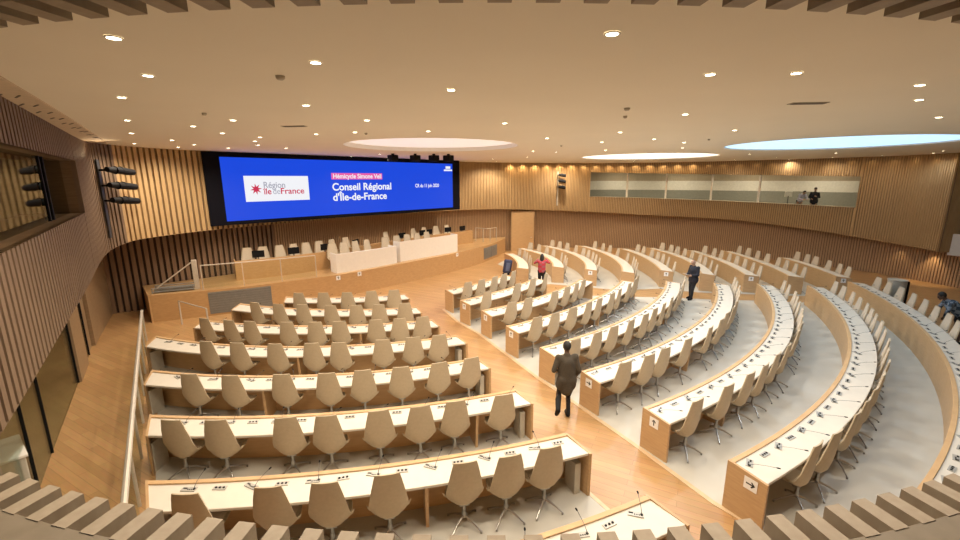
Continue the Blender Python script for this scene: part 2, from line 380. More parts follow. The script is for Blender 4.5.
# flat perforated band along the side wall, tapering to the corner
bm = bmesh.new()
inner = [(-4.15, 3.3), (-5.59, 5.34), (-7.01, 7.37), (-8.74, 9.79), (-12.2, 14.55)]
slab(bm, inner + [UP.off(UP.near((-12.45, 14.3)) - i * .9, -.02) for i in range(15)], ZC - .022, ZC - .002)
I2 = Path(inner, 0)
for i in range(13):
    s = I2.len * (i + .4) / 15; x, y, tx, ty = I2.at(s); w_ = .85 * (1 - s / I2.len)
    for k in (.3, .6): box(bm, (x - ty * w_ * k, y + tx * w_ * k, ZC - .026), (.28, .022, .008), atan2(ty, tx) + .35, 1)
tag(link('trim_1', bm, [M['cove'], M['vent']]), kind='structure')
for n, (c, r, mm) in enumerate(SKY):
    t = tag(empty('skylight', (*c, ZC)), ['round bluish rooflight glowing over the big curved block', 'round warm white rooflight by the curved glazed gallery', 'round dim rooflight in front of the blue screen'][n], 'skylight')
    bm = bmesh.new(); N = 72; dep = .05 if n < 2 else .16
    for i in range(N):
        a, b = 360 * i / N, 360 * (i + 1) / N
        quad(bm, [polar((0, 0), r, a, 0), polar((0, 0), r, b, 0), polar((0, 0), r - .03, b, dep), polar((0, 0), r - .03, a, dep)])
    link('reveal', bm, M['reveal'], t, smooth=True)
    bm = bmesh.new(); bm.faces.new([bm.verts.new(polar((0, 0), r - .02, 360 * i / N, dep)) for i in range(N)])
    link('diffuser', bm, M[mm], t)

# ---- glazed galleries in the upper wall
# left gallery
gl = tag(empty('gallery_opening', (0, 0, 0)), kind='structure')
gl.name = 'window_5'
bm = bmesh.new()
ribbon(bm, UP, 0, sL, SD + .01, -1.1, 4.69, 4.69); ribbon(bm, UP, 0, sL, SD + .01, -1.1, 6.05, 6.05)
a, b = UP.off(sL, SD + .01), UP.off(sL, -1.1); quad(bm, [(*a, 4.69), (*b, 4.69), (*b, 6.05), (*a, 6.05)])
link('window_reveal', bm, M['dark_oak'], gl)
bm = bmesh.new(); a, b = UP.off(.2, -.2), UP.off(sL - .02, -.2); quad(bm, [(*a, 4.69), (*b, 4.69), (*b, 6.05), (*a, 6.05)]); link('pane', bm, M['glass_dim'], gl)
bm = bmesh.new()
for q in (2.35, 2.75):
    e = UP.off(sL - q, -.22); box(bm, (e[0], e[1], 5.37), (.09, .09, 1.36), .6)
link('mullion', bm, M['black'], gl)
bm = bmesh.new(); a, b = UP.off(0, -2.6), UP.off(sL + 1.5, -2.6); P2 = Path([a, b], 0); slat_wall(bm, P2, 0, P2.len, lambda s: 4.0, lambda s: 6.6, PI_, SW, .08)
c1, c2 = UP.off(0, -.9), UP.off(sL + 1.5, -.9)
quad(bm, [(*a, 4.0), (*b, 4.0), (*c2, 4.0), (*c1, 4.0)], 0); quad(bm, [(*a, 6.6), (*b, 6.6), (*c2, 6.6), (*c1, 6.6)], 0); quad(bm, [(*b, 4.0), (*c2, 4.0), (*c2, 6.6), (*b, 6.6)], 0)
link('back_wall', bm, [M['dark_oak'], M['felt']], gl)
# back gallery
gb = tag(empty('window_6', (0, 0, 0)), kind='structure')
bm = bmesh.new()
ribbon(bm, UP, sB0, sB1, SD + .01, -.7, sill_b, sill_b); ribbon(bm, UP, sB0, sB1, SD + .01, -.7, head_b, head_b)
for s in (sB0, sB1):
    a, b = UP.off(s, SD + .01), UP.off(s, -.7); quad(bm, [(*a, sill_b(s)), (*b, sill_b(s)), (*b, head_b(s)), (*a, head_b(s))])
link('window_reveal', bm, M['gal_wall'], gb)
bm = bmesh.new(); ribbon(bm, UP, sB0, sB1, -.25, -.25, sill_b, head_b, step=1.); link('pane', bm, M['glass'], gb)
for q in ((11.56, 34.1), (14.17, 33.1), (16.87, 31.61), (19.02, 29.65)):
    s = UP.near(q); e = UP.off(s, -.2); bm = bmesh.new(); z0, z1 = sill_b(s), head_b(s)
    box(bm, (e[0], e[1], (z0 + z1) / 2), (.10, .10, z1 - z0), .5); link('mullion', bm, M['gal_white'], gb)
bm = bmesh.new(); D2 = -4.2
ribbon(bm, UP, sB0 - 1.2, sB1 + 1.2, D2, D2, 3.2, 4.6, step=.8, mi=2); ribbon(bm, UP, sB0 - 1.2, sB1 + 1.2, D2 + .02, D2 + .02, 4.6, 5.36, step=.8, mi=1); ribbon(bm, UP, sB0 - 1.2, sB1 + 1.2, D2, D2, 5.36, 6.4, step=.8, mi=0)
ribbon(bm, UP, sB0 - 1.2, sB1 + 1.2, -.05, D2, 3.2, 3.2, mi=3); ribbon(bm, UP, sB0 - 1.2, sB1 + 1.2, -.05, D2, 6.35, 6.35, mi=0)
for s in (sB0 - 1.2, sB1 + .6):
    a, b = UP.off(s, -.05), UP.off(s, D2); quad(bm, [(*a, 3.2), (*b, 3.2), (*b, 6.35), (*a, 6.35)], 0)
link('back_wall', bm, [M['gal_wall'], M['gal_white'], M['grey_wall'], M['gal_floor']], gb)

# ---- the gallery the picture is taken from: slatted opening
GC = (0.05, 13.45)
bm = bmesh.new()
for i in range(-21, 22):
    a = -90 + degrees(PI_ / 11.2) * (i + .2); hw = degrees(.0575 / 11.2)
    for z0, z1 in ((2.2, 3.385), (6.37, ZC)):
        lo = [polar(GC, 11.2, a - hw), polar(GC, 11.2, a + hw), polar(GC, 11.46, a + hw), polar(GC, 11.46, a - hw)]
        slab(bm, lo, z0, z1)
tag(link('trim_2', bm, M['slat_near']), kind='structure')
bm = bmesh.new()
arc_solid(bm, GC, -116, -64, [(11.45, 2.2), (11.45, 3.38), (13.6, 3.38), (13.6, 3.2), (11.6, 3.2), (11.6, 2.2)])
arc_solid(bm, GC, -116, -64, [(11.45, 6.372), (11.45, ZC), (13.9, ZC), (13.9, 6.372)])
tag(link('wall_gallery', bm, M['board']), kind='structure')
bm = bmesh.new()
quad(bm, [(-7, -2.2, 2.5), (7, -2.2, 2.5), (7, -2.2, 7), (-7, -2.2, 7)]); quad(bm, [(-7, -2.2, 2.5), (-7, 4.5, 2.5), (-7, 4.5, 7), (-7, -2.2, 7)]); quad(bm, [(7, -2.2, 2.5), (7, 3.5, 2.5), (7, 3.5, 7), (7, -2.2, 7)]); quad(bm, [(-7, -2.2, 6.76), (7, -2.2, 6.76), (7, 2.4, 6.76), (-7, 2.4, 6.76)]); quad(bm, [(-7, -2.2, 2.6), (7, -2.2, 2.6), (7, 0.2, 2.6), (-7, 0.2, 2.6)])
tag(link('wall_gallery_back', bm, M['board']), kind='structure')
bm = bmesh.new(); arc_solid(bm, GC, -120, -62, [(11.55, 0), (11.55, 2.3), (11.8, 2.3), (11.8, 0)]); tag(link('wall_front', bm, M['slat_dark']), kind='structure')

# ------------------------------------------------------------------ desk rows: centre, radius of the front edge, end angles, chair angles
ROWS = {
'F1':(-7.1,23.86,9.18,-9.39,19.47,[-4.69,0.65,5.98,9.89,14.99]),
'F2':(-3.65,24.29,7.73,-12.01,36.87,[-8.84,-2.59,3.21,13.46,19.98,26.51,33.03]),
'F3':(-3.57,24.79,9.5,-17.01,34.2,[-10.11,-3.97,0.57,5.1,9.8,16.27,22.09,27.2,33.3,38.67]),
'F4':(-4.24,25.35,12.16,-19.16,22.74,[-16.8,-12.7,-8.78,-3.06,-0.25,4.61,9.9,13.73,18.37,22.12]),
'F5':(-6.27,25.63,16.12,-14.36,11.4,[-14.67,-11.88,-8.0,-4.85,-2.23,1.12,5.06,7.71,11.11]),
'F6':(-0.48,25.6,12.46,-22.38,16.34,[-19.92,-14.66,-10.01,-6.55,-1.67,2.43,6.02,9.3,13.31]),
'F7':(-5.7,26.04,19.55,-16.35,5.84,[-15.09,-12.49,-9.63,-6.84,-4.41,-1.62,0.54,3.49]),
'F8':(-6.67,26.83,22.66,-16.92,2.22,[-15.86,-13.61,-11.27,-9.27,-6.41,-3.83,-1.37,0.89]),
'F9':(-5.99,26.43,24.07,-15.29,-2.55,[-13.83,-12.07,-9.96,-7.31,-5.59,-3.51]),
'L1':(-6.49,28.28,11.62,-96.94,-73.22,[-92.25,-87.93,-83.7,-79.53,-75.54]),
'L2':(-4.97,26.61,11.61,-111.5,-77.02,[-108.54,-104.16,-99.77,-95.74,-90.95,-86.91,-83.34,-79.16]),
'L3':(-5.47,25.79,12.56,-108.15,-72.24,[-103.92,-100.07,-97.03,-91.96,-88.24,-85.09,-80.13,-77.33,-73.54]),
'L4':(-5.29,24.13,12.66,-111.27,-68.88,[-99.06,-95.18,-90.7,-86.62,-83.53,-78.71,-75.15,-72.13]),
'L5':(-5.23,23.07,13.46,-102.87,-67.58,[-95.31,-91.38,-86.86,-82.86,-79.76,-76.23,-72.68,-69.24]),
'L6':(-5.21,24.78,16.99,-95.06,-69.34,[-91.3,-88.73,-84.75,-82.37,-79.36,-76.6,-74.56,-71.37]),
'L7':(-5.68,27.31,21.4,-89.0,-70.09,[-85.91,-83.09,-81.07,-78.84,-75.77,-73.93,-72.11]),
'L8':(-6.91,25.66,22.18,-77.87,-64.87,[-68.62]),
'R1':(-6.93,25.72,9.61,-55.68,-31.98,[-51.89,-47.78,-43.22,-39.19,-35.1]),
'R2':(-9.35,27.3,14.05,-52.49,-31.6,[-49.46,-47.04,-42.58,-37.98,-35.45,-31.94,-29.18]),
'R3':(-7.48,26.71,14.08,-57.74,-29.8,[-54.64,-51.5,-45.61,-42.0,-39.08,-36.51,-33.94]),
'R4':(-8.16,27.19,16.69,-57.41,-27.5,[-55.17,-52.66,-49.52,-46.46,-44.18,-40.87,-38.31,-34.39,-31.51,-28.62]),
'R5':(-7.42,26.29,17.51,-58.7,-23.47,[-56.83,-53.99,-51.43,-48.62,-45.77,-43.22,-40.67,-37.55,-33.86,-30.96,-28.07,-25.17]),
'R6':(-6.18,25.76,18.16,-61.49,-22.06,[-59.38,-56.79,-54.59,-51.21,-46.89,-43.75,-41.18,-38.62,-36.06,-33.49,-30.93,-28.36,-25.8,-23.25]),
'R7':(-6.19,25.51,19.89,-61.25,-19.91,[-59.57,-56.35,-53.59,-51.48,-48.75,-46.39,-44.61,-42.18,-39.75,-37.32,-34.88,-32.45,-30.23,-28.0,-24.68,-22.53]),
'R8':(-6.31,25.86,22.13,-61.71,-19.78,[-58.84,-57.2,-54.38,-52.49,-50.6,-48.11,-45.63,-43.14,-40.87,-38.61,-36.2,-34.17,-32.51,-30.6,-28.51,-26.32,-23.78,-21.56]),
'R9':(-6.68,26.54,24.76,-61.0,-17.5,[-50.47,-48.4,-46.33,-44.26,-42.19,-40.12,-38.05,-35.98,-33.91,-31.97,-29.87,-27.71,-25.65,-23.29,-21.18,-19.11]),
}
BLK = {'L': ('the gently curved block facing the screen', 'the central aisle'), 'R': ('the large sweeping block', 'the central aisle'), 'F': ('the far block by the slatted wall', 'the cross aisle')}
GRP = {'L': 'desk rows facing the screen', 'R': 'desk rows of the sweeping block', 'F': 'desk rows of the far block'}
RL = .9           # height of the ledge
# pale floor fields under the three blocks
def field(name, rows, lo, hi, z, back):
    pts = []
    for k in rows: cx, cy, r, a0, a1, _ = ROWS[k]; pts.append(polar((cx, cy), r, lo(k), 0))
    k = rows[-1]; cx, cy, r, a0, a1, _ = ROWS[k]
    n = 14
    for i in range(n + 1): pts.append(polar((cx, cy), r + back, lo(k) + (hi(k) - lo(k)) * i / n))
    for k in reversed(rows): cx, cy, r, a0, a1, _ = ROWS[k]; pts.append(polar((cx, cy), r, hi(k)))
    k = rows[0]; cx, cy, r, a0, a1, _ = ROWS[k]
    for i in range(1, n): pts.append(polar((cx, cy), r, hi(k) + (lo(k) - hi(k)) * i / n))
    bm = bmesh.new(); slab(bm, pts, -.02, z)
    tag(link(name, bm, M['carpet']), kind='structure')
    return pts
dg = lambda k, m: degrees(m / ROWS[k][2])
field('floor_block_screen', ['L%d' % i for i in range(1, 9)], lambda k: ROWS[k][3] - dg(k, .0) if k != 'L8' else ROWS[k][3], lambda k: ROWS[k][4] + dg(k, .02), .008, 1.5)
field('floor_block_sweep', ['R%d' % i for i in range(1, 10)], lambda k: ROWS[k][3] - dg(k, .02), lambda k: ROWS[k][4] + dg(k, .35), .008, 1.8)
field('floor_block_far', ['F%d' % i for i in range(1, 10)], lambda k: ROWS[k][3] - dg(k, .35), lambda k: ROWS[k][4] + dg(k, 1.0), .008, 2.2)
# pale edging along the central aisle
bm = bmesh.new()
pp = [polar(ROWS['R%d' % i][:2], ROWS['R%d' % i][2] - .1, ROWS['R%d' % i][3] - dg('R%d' % i, .06))[:2] for i in range(1, 10)]
path_solid(bm, [tuple(p) for p in pp], (-.05, .05), 0, .012); tag(link('trim_3', bm, M['strip']), kind='structure')
bm = bmesh.new()
pp = [polar(ROWS['L%d' % i][:2], ROWS['L%d' % i][2], ROWS['L%d' % i][4] + dg('L%d' % i, .06))[:2] for i in range(1, 9)]
path_solid(bm, [tuple(p) for p in pp], (-.04, .04), 0, .012); tag(link('trim_4', bm, M['strip']), kind='structure')

# ---- small fittings shared by the desks (mesh data reused)
def mic_mesh():
    bm = bmesh.new()
    vs = box(bm, (0, 0, .012), (.22, .085, .024), mi=0)
    for x in (-.05, -.02, .01): box(bm, (x, .012, .026), (.016, .018, .008), mi=1)
    box(bm, (.06, -.01, .026), (.06, .022, .008), mi=1); disc_cyl(bm, (-.085, 0), .02, .02, .034, 10, 1)
    pts = [(-.085, .0, .02), (-.085, .0, .05), (-.08, -.06, .11), (-.07, -.17, .155), (-.06, -.29, .18)]
    tube(bm, pts, [.010, .006, .004, .004, .005], 6, 2); tube(bm, [(-.06, -.29, .18), (-.057, -.31, .184), (-.053, -.335, .187)], [.010, .015, .012], 8, 1)
    me = bpy.data.meshes.new('microphone'); bm.to_mesh(me); bm.free()
    for m in (M['plate'], M['black'], M['darksteel']): me.materials.append(m)
    return me
def socket_mesh():
    bm = bmesh.new()
    box(bm, (0, 0, .008), (.20, .085, .016), mi=0)
    for x in (-.06, 0, .06): disc_cyl(bm, (x, 0), .018, .014, .024, 10, 1)
    me = bpy.data.meshes.new('socket_plate'); bm.to_mesh(me); bm.free()
    for m in (M['plate'], M['black']): me.materials.append(m)
    return me
MIC, SOCK = mic_mesh(), socket_mesh()
def arrow_mesh(glyph):
    bm = bmesh.new()
    box(bm, (0, 0, 0), (.21, .004, .21), mi=0)
    y = -.004
    if glyph == 'arrow':
        quad(bm, [(-.07, y, -.012), (.05, y, -.012), (.05, y, .012), (-.07, y, .012)], 1)
        quad(bm, [(.075, y, 0), (.02, y, .055), (.005, y, .04), (.045, y, 0)], 1); quad(bm, [(.075, y, 0), (.045, y, 0), (.005, y, -.04), (.02, y, -.055)], 1)
    elif glyph == 'up':
        quad(bm, [(-.012, y, -.06), (.012, y, -.06), (.012, y, .04), (-.012, y, .04)], 1)
        quad(bm, [(0, y, .07), (-.05, y, .02), (-.035, y, .008), (0, y, .042)], 1); quad(bm, [(0, y, .07), (0, y, .042), (.035, y, .008), (.05, y, .02)], 1)
    me = bpy.data.meshes.new('paper_sign'); bm.to_mesh(me); bm.free()
    me.materials.append(M['paper']); me.materials.append(M['ink'])
    return me
DW = .645          # desk depth
def desk(k):
    cx, cy, r, a0, a1, chairs = ROWS[k]; c = (0, 0); b = k[0]; i = int(k[1:])
    t = tag(empty('desk_row', (cx, cy, 0)), '%s desk row of %s, cream top on oak' % (ORD[i], BLK[b][0]), 'desk', GRP[b])
    sk = {'L': (.72 if i > 3 else .4, .2)}.get(b, (0, 0))
    bm = bmesh.new(); e = degrees(.045 / r)
    arc_solid(bm, c, a0 + e, a1 - e, [(r, .0), (r + .085, .0), (r + .085, RL - .003), (r + .08, RL), (r + .005, RL), (r, RL - .005)], sk=sk, rb=r)
    link('front_panel', bm, M['oak'], t)
    bm = bmesh.new(); arc_solid(bm, c, a0 + e, a1 - e, [(r + .08, RL - .065), (r + DW - .03, RL - .095), (r + DW - .03, RL - .055), (r + DW - .04, RL - .05), (r + .08, RL - .025)], sk=sk, rb=r)
    link('worktop', bm, M['top'], t)
    for s, aa in ((1, a0), (-1, a1)):
        bm = bmesh.new()
        arc_solid(bm, c, aa, aa + s * e, [(r - .004, .0), (r + DW, .0), (r + DW, RL - .05), (r + .085, RL + .002), (r - .004, RL + .002)], step=9, sk=(sk[0 if s > 0 else 1],) * 2, rb=r)
        link('end_panel', bm, M['oak_end'], t)
    L = radians(a1 - a0) * r; n = max(1, round(L / 2.05))
    me = None
    srt = [a for n, a in enumerate(sorted(chairs)) if n == 0 or radians(a - sorted(chairs)[n - 1]) * (r + .6) > .6]; gaps = [(u + v) / 2 for u, v in zip(srt, srt[1:]) if radians(v - u) * (r + .6) > .93]
    gaps = gaps[1::2]
    for a in gaps:
        bm = bmesh.new(); h = degrees(.025 / r)
        arc_solid(bm, (0, 0), a - h, a + h, [(r + .085, .0), (r + DW - .12, .0), (r + DW - .06, RL - .095), (r + .085, RL - .06)], step=9)
        link('support_panel', bm, M['oak_end'], t)
    if b == 'L' and i in (4, 5, 6, 7):
        for s, aa in ((1, a0), (-1, a1)):
            bm = bmesh.new(); a = aa + s * degrees((.13 + (.36 * sk[0] if s > 0 else -.36 * sk[1])) / r); q = polar((0, 0), r + .36, a, .31)
            box(bm, q, (.34, .12, .62), radians(a)); bevel_all(bm, .012)
            link('side_box', bm, M['greybox'], t)
    if b != 'F':
        m = int((L - .5) / .46) if b == 'L' else int(L / .46); j0 = (L - (m - 1) * .46) / 2 + (.25 if b == 'L' else 0)
        for j in range(m):
            a = a0 + degrees((j0 + j * .46) / r); mic = j % 2 == 0
            o = bpy.data.objects.new('microphone' if mic else 'socket_plate', MIC if mic else SOCK); COL.objects.link(o); o.parent = t
            o.location = polar((0, 0), r + .20, a, RL - .034); o.rotation_euler = (0, 0, radians(a) + pi / 2 + (random.uniform(-.1, .1)))
            if mic:
                # the goosenecks of the outer rows are laid over towards the seats
                if b == 'R' and i >= 7: o.scale = (1, 1.25, .6); o.rotation_euler[2] += random.uniform(.2, .9)
                else: o.rotation_euler[2] += pi + random.uniform(-.9, .3); o.scale = (1, 1, .7)
    sg = {'R8': 'arrow', 'R7': 'up', 'R6': 'arrow', 'R4': 'up', 'R3': 'up', 'R2': 'up'}.get(k)
    if sg or (b == 'F' and i in (3, 5, 7, 9)):
        sg = sg or 'up'
        a = a0 - degrees(.008 / r); s = bpy.data.objects.new('paper_sign', arrow_mesh(sg)); COL.objects.link(s)
        s.location = Vector((cx, cy, 0)) + polar((0, 0), r + (.40 if k == 'R8' else .30), a, RL - .19); s.rotation_euler = (0, 0, radians(a))
        tag(s, 'white paper %s sign taped to the end of the %s desk row, %s' % ('arrow' if sg == 'arrow' else 'direction', ORD[i], {'R': 'sweeping block', 'F': 'far block'}[b]), 'sign', 'paper signs on desk ends')
    return t
for k in ROWS: desk(k)

# ---- the chair
def shell_bm(z_top=1.285):
    # centre line of the bucket (y forward, z up) and half widths, with the curl of the side edges
    prof = [(.37, .50, .235, .00), (.30, .50, .26, .02), (.20, .475, .285, .06), (.09, .44, .295, .11), (.0, .415, .29, .15), (-.07, .425, .288, .18), (-.118, .485, .298, .165), (-.142, .585, .303, .11), (-.156, .73, .295, .06), (-.168, .89, .268, .045), (-.184, 1.05, .238, .03), (-.197, 1.2, .205, .024), (-.203, z_top, .182, .02)]
    bm = bmesh.new(); rows = []
    U = [-1, -.9, -.72, -.45, -.15, .15, .45, .72, .9, 1]
    for i, (y, z, hw, cu) in enumerate(prof):
        y0, z0 = prof[max(i - 1, 0)][:2]; y1, z1 = prof[min(i + 1, len(prof) - 1)][:2]
        d = Vector((0, y1 - y0, z1 - z0)).normalized(); nrm = Vector((0, d.z, -d.y)); nrm = nrm if nrm.y > 0 or nrm.z > .5 else -nrm
        rows.append([bm.verts.new(Vector((u * hw, y, z)) + nrm * cu * (abs(u) ** 2.4)) for u in U])
    for r0, r1 in zip(rows, rows[1:]):
        for a in range(len(U) - 1): bm.faces.new((r0[a], r0[a + 1], r1[a + 1], r1[a]))
    bmesh.ops.recalc_face_normals(bm, faces=bm.faces)
    return bm
def solid(bm, th):
    g = bmesh.ops.solidify(bm, geom=list(bm.faces), thickness=th)
    return bm
def cushion_bm():
    bm = bmesh.new(); vs = box(bm, (0, .16, .515), (.42, .36, .05)); bevel_all(bm, .018, 2); return bm
def leg_bm(a):
    bm = bmesh.new(); d = Vector((cos(a), sin(a), 0))
    tube(bm, [d * .02 + Vector((0, 0, .19)), d * .18 + Vector((0, 0, .125)), d * .34 + Vector((0, 0, .035))], [.022, .017, .012], 6)
    disc_cyl(bm, (d.x * .335, d.y * .335), .018, .008, .04, 8); return bm
def post_bm():
    bm = bmesh.new(); tube(bm, [(0, 0, .16), (0, 0, .28), (0, 0, .28), (0, 0, .42)], [.040, .036, .028, .028], 10)
    box(bm, (0, .03, .405), (.16, .16, .025)); return bm
def build_chair(detail):
    t = empty('swivel_chair', (0, 0, 0))
    link('shell', solid(shell_bm(), .022), M['tan'], t, smooth=True, angle=50)
    bm = shell_bm(); bmesh.ops.delete(bm, geom=[v for v in bm.verts if v.co.z < .56], context='VERTS')
    for v in bm.verts: v.co = Vector((v.co.x * .84, v.co.y + .014, v.co.z * .97 + .02))
    link('back_pad', solid(bm, .012), M['cushion'], t, smooth=True, angle=60)
    if detail > 0: link('seat_cushion', cushion_bm(), M['cushion'], t, smooth=True, angle=40)
    if detail > 1:
        link('post', post_bm(), M['legsteel'], t, smooth=True, angle=40)
        for j in range(4): link('leg', leg_bm(pi / 4 + j * pi / 2), M['legsteel'], t, smooth=True, angle=40)
    else:
        bm = post_bm()
        for j in range(4):
            d = Vector((cos(pi / 4 + j * pi / 2), sin(pi / 4 + j * pi / 2), 0)); tube(bm, [d * .02 + Vector((0, 0, .19)), d * .34 + Vector((0, 0, .03))], [.022, .012], 5)
            box(bm, (d.x * .33, d.y * .33, .02), (.03, .03, .025))
        link('pedestal', bm, M['legsteel'], t)
    return t
PROTO = {}
def place_chair(loc, rz, label, group, detail, base_turn=0.):
    if detail not in PROTO: PROTO[detail] = o = build_chair(detail)
    else: o = copy_tree(PROTO[detail])
    o.location = loc; o.rotation_euler = (0, 0, rz); tag(o, label, 'chair', group)
    return o
def chairs_of(k):
    cx, cy, r, a0, a1, ch = ROWS[k]; b = k[0]; i = int(k[1:])
    order = sorted(ch, reverse=(b == 'L'))
    if b == 'F': order = sorted(ch)
    done = []; j = -1
    for a in order:
        off = .615 + random.uniform(-.015, .03); hi_ = a1 - degrees(.44 / r); lo_ = a0 + degrees((.42 + (.45 if b == 'L' else 0)) / r); a = min(max(a, lo_), hi_)
        if any(abs(radians(a - q)) * (r + .6) < (.60 if b == 'L' else .65) for q in done): continue
        if done and abs(radians(a - done[-1])) * (r + .6) < .70: a = done[-1] + degrees(.70 / (r + .6)) * (1 if a > done[-1] else -1)
        if not lo_ - .01 <= a <= hi_ + .01: continue
        done.append(a); j += 1
        p = polar((cx, cy), r + off, a, .008); rz = radians(a) + pi / 2 + random.uniform(-.07, .07)
        det = 2 if (b == 'L' and i >= 3) or (b == 'R' and i >= 4) else 1
        if b == 'F': det = 0
        place_chair(p, rz, 'tan swivel chair, %s from %s, %s row of %s' % (ORD[j + 1], BLK[b][1], ORD[i], {'L': 'block facing the screen', 'R': 'large sweeping block', 'F': 'far block'}[b]), {'L': 'chairs of the block facing the screen', 'R': 'chairs of the sweeping block', 'F': 'chairs of the far block'}[b], det)
for k in ROWS: chairs_of(k)

# ------------------------------------------------------------------ the rostrum
SF = [(-13.0, 16.2), (-10.65, 17.26), (-8.4, 18.62), (-6.3, 20.2), (-4.83, 21.9), (-3.57, 23.35), (-2.37, 24.75), (-1.24, 26.2), (.2, 28.4), (1.25, 30.6), (1.95, 32.7)]
FP = Path(SF, 2)
def s_ratio(P, k):
    return min((abs(P.at(i * .05)[0] / P.at(i * .05)[1] - k), i * .05) for i in range(int(P.len / .05)))[1]
st = tag(empty('stage_platform', (-8, 19.5, 0)), 'raised oak rostrum platform curving below the blue screen', 'stage')
def rel(o, t):
    for v in o.data.vertices: v.co -= Vector(t.location)
    return o
bm = bmesh.new(); path_solid(bm, FP.p, (0, .08), 0, 1.098); rel(link('front_panel', bm, M['stage_wood'], st), st)
back = [LOW.off(s, .16) for s in [LOW.near((1.9, 33.5)) - i * 1.0 for i in range(int(LOW.near((1.9, 33.5))) )] if s > .9]
bm = bmesh.new(); slab(bm, [FP.off(s, -.05) for s in [i * FP.len / 30 for i in range(31)]] + back, 1.0, 1.1); rel(link('deck', bm, M['floor_step'], st), st)
bm = bmesh.new(); path_solid(bm, [(-13.0, 16.2), tuple(back[-1])], (-.05, .05), 0, 1.098); rel(link('side_panel', bm, M['stage_wood'], st), st)
for a, b, z0, z1 in (((-11.2, 17.0), (-9.15, 18.15), .08, 1.0), ((.28, 28.6), (1.25, 30.6), .18, .95)):
    s0, s1 = FP.near(a), FP.near(b); n = 4; bm = bmesh.new()
    path_solid(bm, [FP.off(s0 + (s1 - s0) * i / n, 0) for i in range(n + 1)], (-.015, .01), z0, z1)
    for i in range(9):
        z = z0 + (z1 - z0) * (i + .5) / 9; path_solid(bm, [FP.off(s0 + (s1 - s0) * j / n, 0) for j in range(n + 1)], (-.03, -.012), z - .012, z + .012)
    m_ = s0 + (s1 - s0) * .5; q = FP.off(m_, .02); box(bm, (q[0], q[1], (z0 + z1) / 2), (.03, .03, z1 - z0), .5)
    rel(link('vent_grille', bm, M['grille'], st), st)
for j, (k, z) in enumerate(((-.3406, .95), (-.2886, .98), (-.0544, .98))):
    s = s_ratio(FP, k); x, y = FP.off(s, .012); _, _, tx, ty = FP.at(s)
    o = bpy.data.objects.new('paper_sign', arrow_mesh('up')); COL.objects.link(o); o.location = (x, y, z); o.rotation_euler = (0, 0, atan2(ty, tx))
    tag(o, ['white paper sheet on the rostrum front, below the corner of the white tribune', 'white paper sheet on the rostrum front, below the middle of the white tribune', 'white paper sheet on the rostrum front, below the outer end of the white tribune'][j], 'sign', 'paper sheets on the rostrum')
# white tribune in two lengths
def counter(name, label, pts, z0, z1, depth, mat, topm, cat='desk', ends=True):
    t = tag(empty(name, (*pts[0], z0)), label, cat)
    bm = bmesh.new(); path_solid(bm, chaikin(pts, 2), (0, .06), z0, z1); rel(link('front_panel', bm, mat, t), t)
    bm = bmesh.new(); P = Path(pts, 2); path_solid(bm, [P.off(i * P.len / 12, -.06) for i in range(13)], (0, depth), z1 - .14, z1 - .10); rel(link('worktop', bm, topm, t), t)
    for s, e in ((.0, 1), (P.len, -1)):
        a = P.off(min(max(s, .02), P.len - .02), -.06); b = P.off(min(max(s, .02), P.len - .02), -depth - .06); bm = bmesh.new()
        path_solid(bm, [a, b], (-.025, .025), z0, z1); rel(link('end_panel', bm, mat, t), t)
    return t, P
counter('tribune_counter', 'lower white curved tribune counter at the rostrum edge', [(-6.92, 20.16), (-6.3, 20.72), (-5.45, 21.6), (-4.5, 22.75)], 1.1, 2.03, .6, M['white'], M['white'])
counter('tribune_counter', 'higher white curved tribune counter at the rostrum edge', [(-4.38, 23.08), (-3.6, 23.98), (-2.6, 25.05), (-1.4, 26.45)], 1.1, 2.2, .5, M['white'], M['white'])
_, BD = counter('rostrum_desk', 'long oak desk on the rostrum behind the white tribune', [(-10.95, 18.7), (-9.3, 19.75), (-7.75, 21.2), (-6.4, 23.2), (-4.8, 25.6), (-3.1, 27.7), (-1.6, 29.2), (-.5, 30.1)], 1.102, 1.98, .65, M['stage_wood'], M['oak'])
n = 0
for k in (-.548, -.5076, -.459, -.4187, -.3856, -.35, -.316, -.2840, -.19, -.128, -.104, -.078, -.053):
    s = s_ratio(BD, k); x, y, tx, ty = BD.at(s); p = BD.off(s, -1.05); n += 1
    place_chair((*p, 1.1), atan2(-ty, -tx) + random.uniform(-.2, .2), 'pale swivel chair, %s along the oak rostrum desk from its lift end' % ORD[n], 'chairs behind the rostrum desk', 0)
TP = Path([(-7.15, 20.1), (-6.4, 20.72), (-5.5, 21.6), (-4.6, 22.75), (-3.6, 23.95), (-2.6, 25.05), (-1.5, 26.25)], 1)
for n, k in enumerate((-.318, -.285, -.252, -.222, -.180, -.153, -.129, -.105, -.082)):
    s = s_ratio(TP, k - .012); x, y, tx, ty = TP.at(s); p = TP.off(s, -1.06)
    place_chair((*p, 1.1), atan2(-ty, -tx) + random.uniform(-.25, .25), 'pale swivel chair, %s along the white tribune from its lift end' % ORD[n + 1], 'chairs behind the white tribune', 0)
def monitor(loc, rz, label):
    t = tag(empty('desk_monitor', loc, rz), label, 'monitor', 'black monitors on the rostrum desk')
    bm = bmesh.new(); box(bm, (0, 0, .30), (.52, .03, .32)); bevel_all(bm, .008, 1); link('display', bm, M['black'], t)
    bm = bmesh.new(); box(bm, (0, .03, .12), (.05, .03, .22)); box(bm, (0, .03, .006), (.22, .16, .012)); link('stand', bm, M['darksteel'], t)
